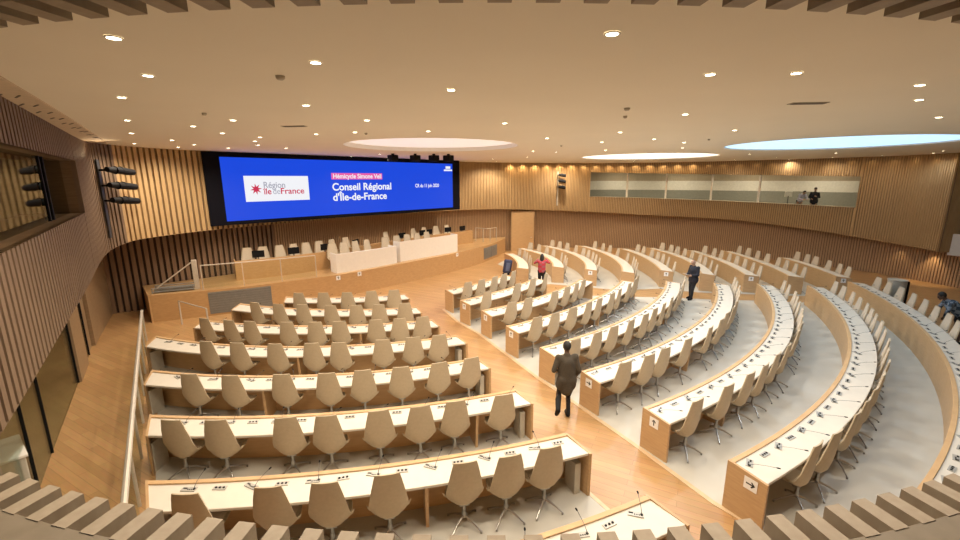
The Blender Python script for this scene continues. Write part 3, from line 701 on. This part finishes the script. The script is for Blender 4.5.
for n, k in enumerate((-.525, -.4376, -.3596, -.2862, -.175, -.1277, -.111, -.0686, -.0355)):
    s = s_ratio(BD, k); x, y, tx, ty = BD.at(s); p = BD.off(s, -.3)
    monitor((*p, 1.884), atan2(ty, tx) + random.uniform(-.2, .2), 'black monitor standing on the rostrum desk, %s from its lift end' % ORD[n + 1])
# glass balustrade along the rostrum edge
def balustrade(name, label, pts, z0, h, posts, glass=True, rr=.022, railm='rail', cat='railing'):
    t = tag(empty(name, (*pts[0][:2], z0)), label, cat); P = Path([p[:2] for p in pts], 0); o = Vector((*pts[0][:2], z0))
    bm = bmesh.new(); tube(bm, [Vector((*p[:2], z0 + h)) - o for p in pts], rr, 8); link('top_rail', bm, M[railm], t)
    for i in range(posts):
        x, y, tx, ty = P.at(P.len * i / (posts - 1)); bm = bmesh.new(); box(bm, (x - o.x, y - o.y, h / 2), (.03, .05, h), atan2(ty, tx)); link('post', bm, M[railm], t)
    if glass:
        for i in range(posts - 1):
            a, b = P.off(P.len * (i + .03) / (posts - 1), 0), P.off(P.len * (i + .97) / (posts - 1), 0); bm = bmesh.new()
            path_solid(bm, [(a[0] - o.x, a[1] - o.y), (b[0] - o.x, b[1] - o.y)], (-.006, .006), .06, h - .05); link('glass_panel', bm, M['glass_thin'], t)
    return t
balustrade('glass_balustrade', 'glass balustrade with thin pale rail along the rostrum edge', [FP.off(FP.near(q), -.16) for q in [(-11.35, 16.95), (-10.2, 17.5), (-9, 18.2), (-7.5, 19.25)]], 1.1, 1.02, 4)
balustrade('glass_balustrade', 'long glass balustrade with broad pale rail beside the oak side aisle', [(-11.75, 14.2), (-8.35, 9.65), (-4.95, 5.1)], 0, 1.1, 8, rr=.045)
balustrade('handrail', 'short pale handrail ahead of the desk ends near the rostrum vents', [(-11.7, 15.95), (-10.0, 14.95)], 0, .95, 2, False)
balustrade('handrail', 'pale stair handrails at the door end of the rostrum', [(-.3, 30.9), (.5, 30.2), (1.2, 31.0)], 1.1, 1.0, 4, False)
# lift by the end of the rostrum
t = tag(empty('wheelchair_lift', (-12.4, 16.9, 1.1), radians(25)), 'grey wheelchair lift with sloping bar at the end of the rostrum', 'lift')
bm = bmesh.new(); box(bm, (.72, 0, .62), (.18, .16, 1.24)); bevel_all(bm, .02); link('mast', bm, M['rail'], t)
bm = bmesh.new(); tube(bm, [(-.75, -.02, .12), (.70, -.02, 1.2)], .025, 8); link('sloping_bar', bm, M['rail'], t)
bm = bmesh.new()
for y in (-.1, .45):
    for z in (.06, .2): tube(bm, [(-.8, y, z), (.64, y, z)], .022, 6)
for x in (-.8, .6):
    tube(bm, [(x, -.1, 0), (x, -.1, .22)], .022, 6); tube(bm, [(x, .45, 0), (x, .45, .22)], .022, 6)
box(bm, (-.08, .17, .10), (1.3, .5, .10)); link('platform_frame', bm, M['grille'], t)

# ------------------------------------------------------------------ the video wall
A = Vector((-11.72, 18.62, 0)); W = 14.65
vw = tag(empty('video_wall', A, radians(44.95)), 'huge blue video wall showing white conference titles above the rostrum', 'screen')
bm = bmesh.new(); box(bm, (W / 2, .12, 5.145), (W, .24, 3.17)); link('bezel', bm, M['bezel'], vw)
bm = bmesh.new(); quad(bm, [(.63, -.012, 3.73), (14.03, -.012, 3.73), (14.03, -.012, 6.52), (.63, -.012, 6.52)]); link('display', bm, M['sc_blue'], vw)
bm = bmesh.new(); quad(bm, [(1.5, -.02, 4.56), (4.45, -.02, 4.56), (4.45, -.02, 5.72), (1.5, -.02, 5.72)]); link('logo_card', bm, M['sc_white'], vw)
bm = bmesh.new(); pts = []
for i in range(16):
    r = .26 if i % 2 == 0 else .11; a = 90 + 22.5 * i + 8; pts.append(bm.verts.new((1.98 + r * cos(radians(a)), -.026, 5.12 + r * sin(radians(a)))))
bm.faces.new(pts); link('star_emblem', bm, M['sc_red'], vw)
bm = bmesh.new(); quad(bm, [(5.68, -.018, 5.55), (8.72, -.018, 5.55), (8.72, -.018, 5.88), (5.68, -.018, 5.88)]); link('title_highlight', bm, M['sc_pink'], vw)
bm = bmesh.new(); quad(bm, [(13.3, -.018, 6.06), (14.0, -.018, 6.06), (14.0, -.018, 6.16), (13.3, -.018, 6.16)]); quad(bm, [(13.45, -.018, 6.2), (13.85, -.018, 6.2), (13.85, -.018, 6.36), (13.45, -.018, 6.36)]); link('corner_badge', bm, M['sc_white'], vw)
def text(name, body, x, z, width, size, mat, bold=.0, yy=-.03):
    cu = bpy.data.curves.new(name, 'FONT'); cu.body = body; cu.size = size; cu.offset = bold; cu.extrude = .001
    cu.materials.append(M[mat]); o = bpy.data.objects.new(name, cu); COL.objects.link(o); o.parent = vw
    o.location = (x, yy, z); o.rotation_euler = (pi / 2, 0, 0)
    bpy.context.view_layer.update()
    w = max(o.dimensions.x, .01); o.scale = (width / w, 1, 1)
    return o
text('title_text', 'Hémicycle Simone Veil', 5.76, 5.61, 2.88, .33, 'sc_white', .006, -.024)
text('title_text', 'Conseil Régional', 5.68, 4.99, 3.6, .53, 'sc_white', .013)
text('title_text', "d'Île-de-France", 5.68, 4.46, 3.27, .53, 'sc_white', .013)
text('date_text', 'CR du 11 juin 2020', 11.0, 5.07, 1.85, .29, 'sc_white', .006)
text('logo_text', 'Région', 2.30, 5.17, .98, .40, 'sc_grey', .006)
text('logo_text', 'île', 2.30, 4.88, .36, .40, 'sc_red', .006)
text('logo_text', 'de', 2.70, 4.88, .33, .40, 'sc_grey', .0)
text('logo_text', 'France', 3.05, 4.88, 1.12, .40, 'sc_red', .006)
# projectors hung in a line before the screen
for n, q in enumerate(((-4.14, 21.0), (-3.1, 21.2), (-2.22, 21.35), (-1.52, 21.4))):
    t = tag(empty('ceiling_spotlight', (*q, ZC), .8), 'black stage lantern hung above the screen edge, %s counting towards the door' % ORD[n + 1], 'spotlight', 'black lanterns above the screen')
    bm = bmesh.new(); box(bm, (0, 0, -.21), (.36, .42, .28)); bevel_all(bm, .03); link('housing', bm, M['black'], t)
    bm = bmesh.new(); box(bm, (0, 0, -.035), (.10, .10, .07)); link('mount', bm, M['black'], t)
def spot_rail(loc, rz, z0, z1, zs, ln, label):
    t = tag(empty('spotlight_rail', loc, rz), label, 'spotlight')
    bm = bmesh.new(); box(bm, (0, 0, (z0 + z1) / 2), (.10, .06, z1 - z0)); link('rail', bm, M['darksteel'] if ln > .7 else M['rail'], t)
    for z in zs:
        bm = bmesh.new(); box(bm, (0, -.14, z), (.06, .24, .06)); r = .115 if ln > .7 else .12
        tube(bm, [(-.05 * ln, -.3, z + .02), (.35 * ln, -.32, z), (.7 * ln, -.36, z - .03), (ln, -.40, z - .06)], [r * .75, r, r * 1.05, r * .9], 12)
        for k in (.25, .5): tube(bm, [(k * ln, -.33, z), (k * ln + .04, -.335, z)], r * 1.12, 12)
        link('spotlight', bm, M['black'], t)
x, y = UP.off(UP.near((-12.6, 14.2)), .14); spot_rail((x, y, 0), radians(95), 3.65, 6.2, (4.88, 5.37, 5.87), 1.0, 'wall rail with three long black spotlights by the left gallery window'.replace('left ', ''))
x, y = UP.off(UP.near((6.0, 34.1)), .15); spot_rail((x, y, 0), radians(8), 3.5, 6.1, (4.93, 5.39, 5.84), .5, 'wall rail with three small black spotlights above the oak door')
# door at the end of the rostrum
d = tag(empty('door_1', (3.35, 33.35, 0), radians(16)), kind='structure')
bm = bmesh.new(); box(bm, (0, 0, 1.5), (1.75, .07, 3.0)); link('door_leaf', bm, M['oak'], d)
bm = bmesh.new(); box(bm, (-.92, .03, 1.52), (.08, .14, 3.06)); box(bm, (.92, .03, 1.52), (.08, .14, 3.06)); box(bm, (0, .03, 3.05), (1.9, .14, .06)); link('door_frame', bm, M['oak_end'], d)
bm = bmesh.new(); box(bm, (.7, -.07, 1.05), (.14, .04, .03)); link('door_handle', bm, M['steel'], d)
# cabinet by the end wall, white panel beyond
t = tag(empty('round_bin', (17.72, 17.6, 0), .3), 'pale grey drum-shaped cabinet with dark side behind the last desk row', 'cabinet')
bm = bmesh.new(); disc_cyl(bm, (0, 0), .31, 0, 1.30, 24); link('body', bm, M['greybox'], t, smooth=True, angle=40)
bm = bmesh.new(); disc_cyl(bm, (0, 0), .335, 1.30, 1.34, 24); link('lid', bm, M['greybox'], t, smooth=True, angle=40)
bm = bmesh.new(); box(bm, (.30, -.08, .66), (.08, .36, 1.22)); link('side_panel', bm, M['black'], t)
t = tag(empty('wall_panel', (23.75, 21.45, 0), radians(-50)), 'blank white rectangular panel mounted past the end of the curved wall', 'panel')
bm = bmesh.new(); box(bm, (1.0, 0, 2.25), (1.9, .08, 1.08)); link('sheet', bm, M['white'], t)
# soft case
t = tag(empty('upright_bag', (1.55, 24.7, 0), radians(8)), 'navy padded bag standing upright before the shortest far desk', 'bag')
bm = bmesh.new(); box(bm, (0, 0, .50), (.48, .28, .82), 0, 0, Matrix.Rotation(radians(9), 4, 'Y')); bevel_all(bm, .09, 3); link('body', bm, M['navy_case'], t, smooth=True)
bm = bmesh.new(); box(bm, (-.0, -.145, .50), (.24, .03, .5), 0, 0, Matrix.Rotation(radians(9), 4, 'Y')); bevel_all(bm, .012, 1); link('front_pocket', bm, M['navy_light'], t)
for x in (-.16, .14):
    bm = bmesh.new(); disc_cyl(bm, (x, 0), .06, .0, .09, 12); link('foot', bm, M['black'], t)

# ------------------------------------------------------------------ people
def remeshed(name, caps, mat, parent, voxel=.016, smooth_it=4):
    """capsules / ellipsoids fused into one continuous skin"""
    bm = bmesh.new()
    for c in caps:
        if c[0] == 'E':
            _, p, r = c[:3]; rot = c[3] if len(c) > 3 else Matrix.Identity(4)
            bmesh.ops.create_uvsphere(bm, u_segments=20, v_segments=14, radius=1., matrix=Matrix.Translation(p) @ rot @ Matrix.Diagonal((*r, 1)))
        else:
            a, b, r0, r1 = c; a = Vector(a); b = Vector(b); d = (b - a); L = max(d.length, 1e-4); d /= L
            q = d.to_track_quat('Z', 'Y').to_matrix().to_4x4(); n = 14; prof = []
            for i in range(6): t = -pi / 2 + pi / 2 * i / 5; prof.append((r0 * cos(t), r0 * sin(t)))
            for i in range(6): t = pi / 2 * i / 5; prof.append((r1 * cos(t), L + r1 * sin(t)))
            rings = [[bm.verts.new(Matrix.Translation(a) @ q @ Vector((max(rr, 1e-4) * cos(2 * pi * k / n), max(rr, 1e-4) * sin(2 * pi * k / n), z))) for k in range(n)] for rr, z in prof]
            for u, v in zip(rings, rings[1:]):
                for k in range(n): bm.faces.new((u[k], u[(k + 1) % n], v[(k + 1) % n], v[k]))
            bm.faces.new(list(reversed(rings[0]))); bm.faces.new(rings[-1])
    me = bpy.data.meshes.new('tmp'); bm.to_mesh(me); bm.free()
    o = bpy.data.objects.new('tmp', me); COL.objects.link(o)
    m = o.modifiers.new('r', 'REMESH'); m.mode = 'VOXEL'; m.voxel_size = voxel
    s = o.modifiers.new('s', 'SMOOTH'); s.iterations = smooth_it; s.factor = .5
    dg_ = bpy.context.evaluated_depsgraph_get(); e = o.evaluated_get(dg_)
    nm = bpy.data.meshes.new_from_object(e); nm.name = name
    bpy.data.objects.remove(o); bpy.data.meshes.remove(me)
    nm.materials.clear(); nm.materials.append(M[mat])
    for p in nm.polygons: p.use_smooth = True
    r = bpy.data.objects.new(name, nm); COL.objects.link(r); r.parent = parent
    return r
def V(*a): return Vector(a)
def hand(wr, d, palm_n, side):
    """palm, four unequal curled fingers and a thumb leaving the side of the palm"""
    d = d.normalized(); n = palm_n.normalized(); s = d.cross(n).normalized() * side; caps = []
    pe = wr + d * .085
    caps.append((wr, pe - d * .01, .024, .026)); caps.append((wr + s * .02, pe + s * .022, .018, .017)); caps.append((wr - s * .02, pe - s * .022, .018, .016))
    for i, L in enumerate((.070, .080, .074, .058)):
        o = pe + s * (.030 - .020 * i); k = o + d * L * .5; e = k + (d * .75 + n * .65).normalized() * L * .5
        caps.append((o - d * .02, k, .0095, .009)); caps.append((k, e, .009, .0075))
    tb = wr + d * .025 + s * .028; tk = tb + (d * .7 + s * .6 + n * .2).normalized() * .035; te = tk + (d * .9 + n * .4).normalized() * .03
    caps.append((tb, tk, .012, .011)); caps.append((tk, te, .010, .009))
    return caps
def person(loc, rz, label, J, skin, top, trousers, hairstyle='short', coat=.0, scale=1., bald=False):
    """J: joints in local space, y forward. One continuous body, clothes and hair as children."""
    t = tag(empty('person', loc, rz), label, 'person'); t.scale = (scale,) * 3
    g = {k: V(*v) for k, v in J.items()}
    pel, chest, neck, head = g['pelvis'], g['chest'], g['neck'], g['head']; hd = (g['look'] - head).normalized()
    up = (head - neck).normalized()
    rotm = Matrix((hd.cross(up).normalized(), hd, hd.cross(up).normalized().cross(hd))).transposed().to_4x4()
    caps = [(pel, chest, .135, .15), (chest, neck, .12, .06), (neck, head - up * .04, .055, .055), ('E', head, (.077, .098, .115), rotm)]
    H = lambda x, y, z: head + rotm.to_3x3() @ Vector((x, y, z))
    caps += [('E', H(0, .098, -.015), (.015, .022, .024)), ('E', H(0, .075, -.075), (.045, .03, .03)), ('E', H(.08, 0, -.01), (.012, .022, .032)), ('E', H(-.08, 0, -.01), (.012, .022, .032)), ('E', H(0, .092, -.055), (.024, .010, .008))]
    for s in 'LR':
        sd = -1 if s == 'L' else 1
        sh, el, wr = g['sh' + s], g['el' + s], g['wr' + s]; hp_, kn, an, toe = g['hip' + s], g['kn' + s], g['an' + s], g['toe' + s]
        caps += [(chest + (sh - chest) * .4, sh, .10, .062), (sh, el, .052, .040), (el, wr, .040, .027)]
        fd = (wr - el).normalized(); pn = Vector((-sd * .8, .4, 0)); caps += hand(wr, fd, (pn - fd * pn.dot(fd)), sd)
        caps += [(hp_, kn, .085, .056), (kn, an, .058, .038), (an, toe, .04, .032), (pel, hp_, .12, .10)]
    link_body = remeshed('body', caps, skin, t, .011, 3)
    for s in (-1, 1):
        bm = bmesh.new(); bmesh.ops.create_uvsphere(bm, u_segments=8, v_segments=6, radius=.012, matrix=Matrix.Translation(H(s * .032, .088, .012))); link('eye', bm, M['black'], t)
    # clothes
    tc = [(pel + V(0, 0, -.02), chest, .14, .172), (chest, neck - up * .03, .14, .075), (pel + V(-.06, 0, -.02), chest + V(-.05, 0, 0), .13, .14), (pel + V(.06, 0, -.02), chest + V(.05, 0, 0), .13, .14)]
    for s in 'LR':
        sh, el, wr = g['sh' + s], g['el' + s], g['wr' + s]
        tc += [(chest + (sh - chest) * .3, sh, .115, .078), (sh, el, .068, .056), (el, el + (wr - el) * .93, .056, .042)]
        if coat: tc += [(pel, pel + V(0, .0, -.45 * coat - .1), .145, .15)]
        if coat: tc += [(pel + (g['hip' + s] - pel) * 1.05, g['hip' + s] + (g['kn' + s] - g['hip' + s]) * coat, .128, .130)]
    remeshed('jacket', tc, top, t, .018, 4)
    lc = [(pel, pel + V(0, 0, -.06), .13, .13)]
    for s in 'LR':
        hp_, kn, an = g['hip' + s], g['kn' + s], g['an' + s]; lc += [(pel, hp_, .13, .112), (hp_, kn, .105, .074), (kn, an, .074, .056)]
    remeshed('trousers', lc, trousers, t, .018, 3)
    for s in 'LR':
        an, toe = g['an' + s], g['toe' + s]; remeshed('shoe', [(an + V(0, 0, -.02), toe, .058, .046), (an + (an - toe).normalized() * .03 + V(0, 0, -.03), an + (toe - an) * .4 + V(0, 0, -.03), .05, .05)], 'black', t, .014, 2)
    if not bald:
        hc = [('E', H(0, -.018, .025), (.088, .100, .108), rotm)]
        if hairstyle == 'long': hc += [(H(0, -.05, .02), H(0, -.09, -.17), .085, .07), (H(-.05, -.04, 0), H(-.06, -.06, -.15), .045, .04), (H(.05, -.04, 0), H(.06, -.06, -.15), .045, .04)]
        if hairstyle == 'cap': hc += [(H(0, .06, .06), H(0, .15, .05), .06, .035)]
        remeshed('hair', hc, 'hair', t, .012, 2)
        # leave the face free
        ho = t.children[-1]
        bm = bmesh.new(); bm.from_mesh(ho.data)
        inv = rotm.inverted().to_3x3()
        kill = [v for v in bm.verts if (lambda q: q.y > .045 and q.z < .055)(inv @ (v.co - head))]
        bmesh.ops.delete(bm, geom=kill, context='VERTS'); bm.to_mesh(ho.data); bm.free()
    return t
def stand(**kw):
    J = dict(pelvis=(0, 0, .95), chest=(0, .01, 1.30), neck=(0, 0, 1.50), head=(0, .03, 1.655), look=(0, 1.5, 1.55),
             shL=(-.185, 0, 1.42), elL=(-.24, -.02, 1.12), wrL=(-.24, .10, .87), shR=(.185, 0, 1.42), elR=(.24, -.02, 1.12), wrR=(.24, .10, .87),
             hipL=(-.095, 0, .92), knL=(-.10, .02, .50), anL=(-.10, -.02, .09), toeL=(-.12, .13, .045), hipR=(.095, 0, .92), knR=(.10, .02, .50), anR=(.10, -.02, .09), toeR=(.12, .13, .045))
    J.update(kw); return J
# the man walking up the central aisle, seen from behind
person((2.02, 9.2, 0), radians(4), 'person walking away up the oak aisle in a brown jacket and black trousers',
       stand(pelvis=(0, .02, .94), chest=(0, .07, 1.29), neck=(0, .08, 1.49), head=(0, .11, 1.645), look=(-.1, 1.5, 1.5), shL=(-.19, .06, 1.41), elL=(-.30, .0, 1.14), wrL=(-.22, .20, 1.06), shR=(.19, .08, 1.41), elR=(.27, .0, 1.12), wrR=(.22, .16, .90),
             knR=(.07, .10, .50), anR=(.06, .02, .09), toeR=(.07, .18, .05), knL=(-.15, .10, .53), anL=(-.22, -.18, .30), toeL=(-.23, -.10, .15)), 'skin_dark', 'jacket_brown', 'trouser_black', coat=.35, scale=1.06)
# the man in a dark suit reading beside the cross aisle
p2 = person((9.95, 19.35, 0), radians(112), 'person in a dark navy suit reading white sheets in the cross aisle',
       stand(head=(0, .10, 1.64), neck=(0, .05, 1.49), look=(0, .8, 1.1), chest=(0, .03, 1.30), elL=(-.25, .05, 1.12), wrL=(-.14, .30, 1.10), elR=(.25, .05, 1.12), wrR=(.12, .30, 1.10), knL=(-.10, .12, .50), anL=(-.11, .16, .09), toeL=(-.13, .32, .045)), 'skin', 'suit_navy', 'trouser_black', coat=.2, scale=1.08, bald=True)
o = bm = bmesh.new(); box(bm, (0, 0, 0), (.30, .22, .008)); o = link('paper_sheets', bm, M['paper']); o.location = (9.95 - .44, 19.35 - .18, 1.24); o.rotation_euler = (.35, 0, radians(112))
tag(o, 'white sheets held by the person in the dark suit', 'paper')
# the woman in red at the end of the second row
person((3.15, 21.3, 0), radians(-8), 'person with long dark hair in a red checked top, arms raised, seen from behind',
       stand(elL=(-.36, .10, 1.30), wrL=(-.20, .28, 1.45), elR=(.36, .10, 1.32), wrR=(.20, .28, 1.50), head=(0, .05, 1.65)), 'skin', 'red_plaid', 'trouser_black', hairstyle='long', scale=1.03)
# two people in the glazed gallery
person((21.75, 28.1, 3.2), radians(142), 'person in a dark navy jacket and black cap behind the gallery glass',
       stand(elL=(-.26, .08, 1.14), wrL=(-.10, .28, 1.20), elR=(.28, .0, 1.14), wrR=(.15, .22, 1.05)), 'skin', 'suit_navy', 'trouser_black', hairstyle='cap', coat=.15, scale=1.0)
person((21.15, 28.55, 3.2), radians(172), 'person in a pale lilac shirt bending down behind the gallery glass',
       stand(chest=(0, .18, 1.22), neck=(0, .32, 1.36), head=(0, .42, 1.47), look=(0, 1.1, 1.0), shL=(-.185, .26, 1.30), elL=(-.24, .40, 1.05), wrL=(-.14, .62, 1.02), shR=(.185, .26, 1.30), elR=(.24, .40, 1.05), wrR=(.14, .62, 1.02)), 'skin', 'shirt_pale', 'trouser_black', scale=.98)
t = tag(empty('desk_monitor', (20.5, 28.75, 3.2), radians(150)), 'white-backed display standing beside the bending person in the gallery', 'monitor')
bm = bmesh.new(); box(bm, (0, 0, 1.32), (.42, .05, .34)); bevel_all(bm, .01, 1); link('display', bm, M['gal_white'], t)
bm = bmesh.new(); tube(bm, [(0, .03, 0), (0, .03, 1.2)], .03, 8); disc_cyl(bm, (0, .03), .22, 0, .03, 16); link('stand', bm, M['darksteel'], t)
# the man leaning over the last row
person((16.2, 13.72, .0), radians(62), 'person in a blue checked shirt leaning over the last desk row',
       stand(pelvis=(0, -.05, .93), chest=(0, .26, 1.22), neck=(0, .42, 1.37), head=(0, .52, 1.48), look=(0, 1.3, 1.0), shL=(-.19, .34, 1.31), elL=(-.27, .42, 1.06), wrL=(-.20, .44, .88), shR=(.19, .34, 1.31), elR=(.27, .42, 1.06), wrR=(.20, .44, .88)), 'skin_dark', 'blue_plaid', 'trouser_black', scale=1.1)

# ------------------------------------------------------------------ ceiling fittings and light
DL = [(-3.14, 4.0), (-3.88, 5.36), (-5.29, 6.7), (-7.21, 9.18), (-9.1, 11.65), (-11.6, 14.9), (-1.71, 4.81), (-2.86, 7.44), (-5.07, 9.22), (-6.53, 10.2), (-6.76, 11.71), (-9.47, 13.68), (-9.92, 15.41), (-11.3, 16.6), (-6.32, 12.81), (-7.13, 14.1), (-7.85, 15.7), (-7.53, 17.21), (-9.73, 17.13), (-4.41, 12.02), (-0.39, 6.23), (-2.33, 9.27), (-3.23, 11.55), (-1.31, 11.36), (0.55, 9.81), (2.02, 13.35), (1.12, 3.93), (2.71, 5.38), (3.68, 5.32), (3.91, 8.55), (6.47, 11.32), (5.4, 13.77), (8.06, 17.6), (3.69, 11.72), (4.08, 14.82), (5.4, 19.0), (6.9, 15.0), (6.88, 7.08), (9.26, 9.05), (13.61, 22.23), (17.07, 25.39), (19.9, 28.3), (17.2, 29.6), (21.01, 26.2), (21.8, 23.9), (17.39, 21.55), (22.5, 21.9), (21.0, 20.0), (-4.83, 21.39), (2.34, 19.42), (3.48, 20.18), (2.64, 24.65), (10.72, 30.56), (0.81, 26.97), (-6.9, 23.6), (-3.3, 27.6), (1.2, 30.9), (6.4, 32.6)]
ZN = [('above the side aisle', lambda x, y: x < -4.6 and y < 12 and x < -.42 * y - 1.2), ('above the block facing the screen', lambda x, y: x < 1.0 and y < 14.5), ('in front of the blue screen', lambda x, y: x < 0), ('above the sweeping block', lambda x, y: y < 16), ('above the cross aisle', lambda x, y: x < 7.5), ('above the far block', lambda x, y: True)]
groups = {}
for p in DL: groups.setdefault(next(n for n, f in ZN if f(*p)), []).append(p)
def lamp_light(name, typ, loc, energy, col, **kw):
    l = bpy.data.lights.new(name, typ); l.energy = energy; l.color = col
    for k, v in kw.items(): setattr(l, k, v)
    o = bpy.data.objects.new(name, l); COL.objects.link(o); o.location = loc
    return o
WARM = (1., .85, .66)
proto = None
BULB = {}
def dim(t, f):
    f = round(f, 2); cool = t.location.x > 4.5 and t.location.y < 22; f += .001 * cool
    for ch in t.children:
        if ch.type == 'LIGHT':
            if f not in BULB: BULB[f] = ch.data.copy(); BULB[f].energy = KEY * f; BULB[f].color = (.84, .92, 1.) if cool else WARM
            ch.data = BULB[f]
for zn, ps in groups.items():
    ps.sort(key=lambda p: hypot(*p))
    for i, p in enumerate(ps):
        if proto is None:
            t = empty('ceiling_downlight'); bm = bmesh.new(); N = 20; r0, r1 = .052, .066
            for k in range(N):
                a, b = 360 * k / N, 360 * (k + 1) / N
                quad(bm, [polar((0, 0), r0, a, -.012), polar((0, 0), r0, b, -.012), polar((0, 0), r1, b, -.012), polar((0, 0), r1, a, -.012)]); quad(bm, [polar((0, 0), r1, a, -.012), polar((0, 0), r1, b, -.012), polar((0, 0), r1, b, -.001), polar((0, 0), r1, a, -.001)])
            link('rim', bm, M['lamp_rim'], t); bm = bmesh.new(); bm.faces.new([bm.verts.new(polar((0, 0), r0, 360 * k / N, -.010)) for k in range(N)]); link('lens', bm, M['lamp'], t)
            l = lamp_light('bulb', 'SPOT', (0, 0, -.06), KEY, WARM, spot_size=radians(156), spot_blend=.75, shadow_soft_size=.05); l.parent = t; proto = t
        else: t = copy_tree(proto)
        t.location = (*p, ZC)
        dim(t, {'above the side aisle': .12, 'above the block facing the screen': .75, 'in front of the blue screen': 2.2, 'above the sweeping block': .95, 'above the cross aisle': 1.9, 'above the far block': 1.15}[zn] * (.34 if p[0] < -6 else 1.) * (.7 if p[0] > 8.5 and p[1] < 24 else 1.) * (.22 if p[0] > 16.5 else 1.))
        tag(t, 'round recessed downlight %s, %s counting away from the slatted opening' % (zn, ORD[i + 1]) , 'ceiling light', 'recessed downlights')
# lamps of the ceiling further out of the picture's top edge
for n, p in enumerate(((5.8, 6.0), (8.5, 5.2), (12.5, 8.5), (16.5, 12.0), (20.5, 15.5))):
    t = copy_tree(proto); t.location = (*p, ZC); dim(t, .16); tag(t, 'round recessed downlight, %s of the outer arc over the last desk rows' % ORD[n + 1], 'ceiling light', 'recessed downlights')
for n, (q, kind) in enumerate((((-2.36, 5.42), 'd'), ((-4.25, 10.25), 'v'), ((-5.06, 8.27), 's'), ((5.36, 7.37), 'v'), ((2.56, 7.83), 'd'), ((2.85, 8.79), 's'), ((-3.01, 11.8), 's'), ((7.13, 13.82), 's'), ((3.0, 16.3), 's'))):
    if kind == 'v':
        t = tag(empty('ceiling_vent', (*q, ZC), -.1), ['', 'dark slot vent in the ceiling before the screen', '', 'dark slot vent in the ceiling before the bluish rooflight'][n], 'vent')
        bm = bmesh.new(); box(bm, (0, 0, -.006), (.56, .16, .012)); link('frame', bm, M['detector'], t); bm = bmesh.new(); box(bm, (0, .03, -.014), (.5, .05, .008)); box(bm, (0, -.03, -.014), (.5, .05, .008)); link('slot', bm, M['vent'], t)
    else:
        t = tag(empty('ceiling_detector', (*q, ZC), .2), 'small grey ceiling detector, %s counting away from the slatted opening' % ORD[{0: 1, 4: 2, 2: 4, 5: 3, 6: 5, 7: 6, 8: 7}[n]], 'detector', 'ceiling detectors')
        bm = bmesh.new(); r = .055 if kind == 'd' else .04
        tube(bm, [(0, 0, 0), (0, 0, -.03), (0, 0, -.045)], [r, r * .9, r * .55], 16); link('housing', bm, M['detector'], t)
# spot added to brighten the soffit band's end, washing lamps at the wall foot
o = lamp_light('soffit_fill_spot', 'SPOT', (-11.9, 13.9, 6.25), 22, (1., .74, .45), spot_size=radians(110), spot_blend=.9, shadow_soft_size=.05)
o.rotation_euler = Vector((-.7, 1.5, -1.6)).to_track_quat('Z', 'Y').to_euler()
s = UP.near((-8.5, 23.5))
for q in ((*LOW.off(LOW.near((24.2, 24.0)), .38), 1.98), (*LOW.off(LOW.near((24.55, 22.5)), .38), 1.9)):
    lamp_light('wall_washer', 'SPOT', q, 90, (1., .70, .38), spot_size=radians(80), spot_blend=.7, shadow_soft_size=.05)
i = 0; s = sD
while s < UP.len - 1:
    x, y = UP.off(s, .34); lamp_light('wall_wash_lamp', 'SPOT', (x, y, ZC - .06), WASH * (1. if x < 8 else .5 if x < 16 else .1), (1., .70, .38), spot_size=radians(140), spot_blend=.8, shadow_soft_size=.06); s += 1.0
# inside the glazed gallery
for f in (.15, .38, .62, .85):
    s = sB0 + (sB1 - sB0) * f; x, y = UP.off(s, -2.2); lamp_light('gallery_lamp', 'AREA', (x, y, 6.3), 75, (1., .84, .62), shape='DISK', size=.8)

w = bpy.data.worlds.new('World'); scene.world = w; w.use_nodes = True
w.node_tree.nodes['Background'].inputs['Color'].default_value = (.9, .75, .55, 1); w.node_tree.nodes['Background'].inputs['Strength'].default_value = .02

# ------------------------------------------------------------------ camera
cam = bpy.data.cameras.new('camera'); cam.sensor_width = 36; cam.lens = 36 * 426.7 / 960; cam.clip_end = 200; cam.clip_start = .05
co = bpy.data.objects.new('camera', cam); COL.objects.link(co); co.location = (0, 0, CH_)
p, r = radians(12.03), radians(-.15)
fw = Vector((0, cos(p), -sin(p))); up = Vector((0, sin(p), cos(p))); rt = Vector((1, 0, 0))
rt2 = rt * cos(r) + up * sin(r); up2 = -rt * sin(r) + up * cos(r)
co.rotation_euler = Matrix((rt2, up2, -fw)).transposed().to_euler()
scene.camera = co
vs = scene.view_settings; vs.view_transform = 'Standard'; vs.look = 'None'; vs.gamma = 1; vs.use_curve_mapping = False; vs.exposure = EXPO
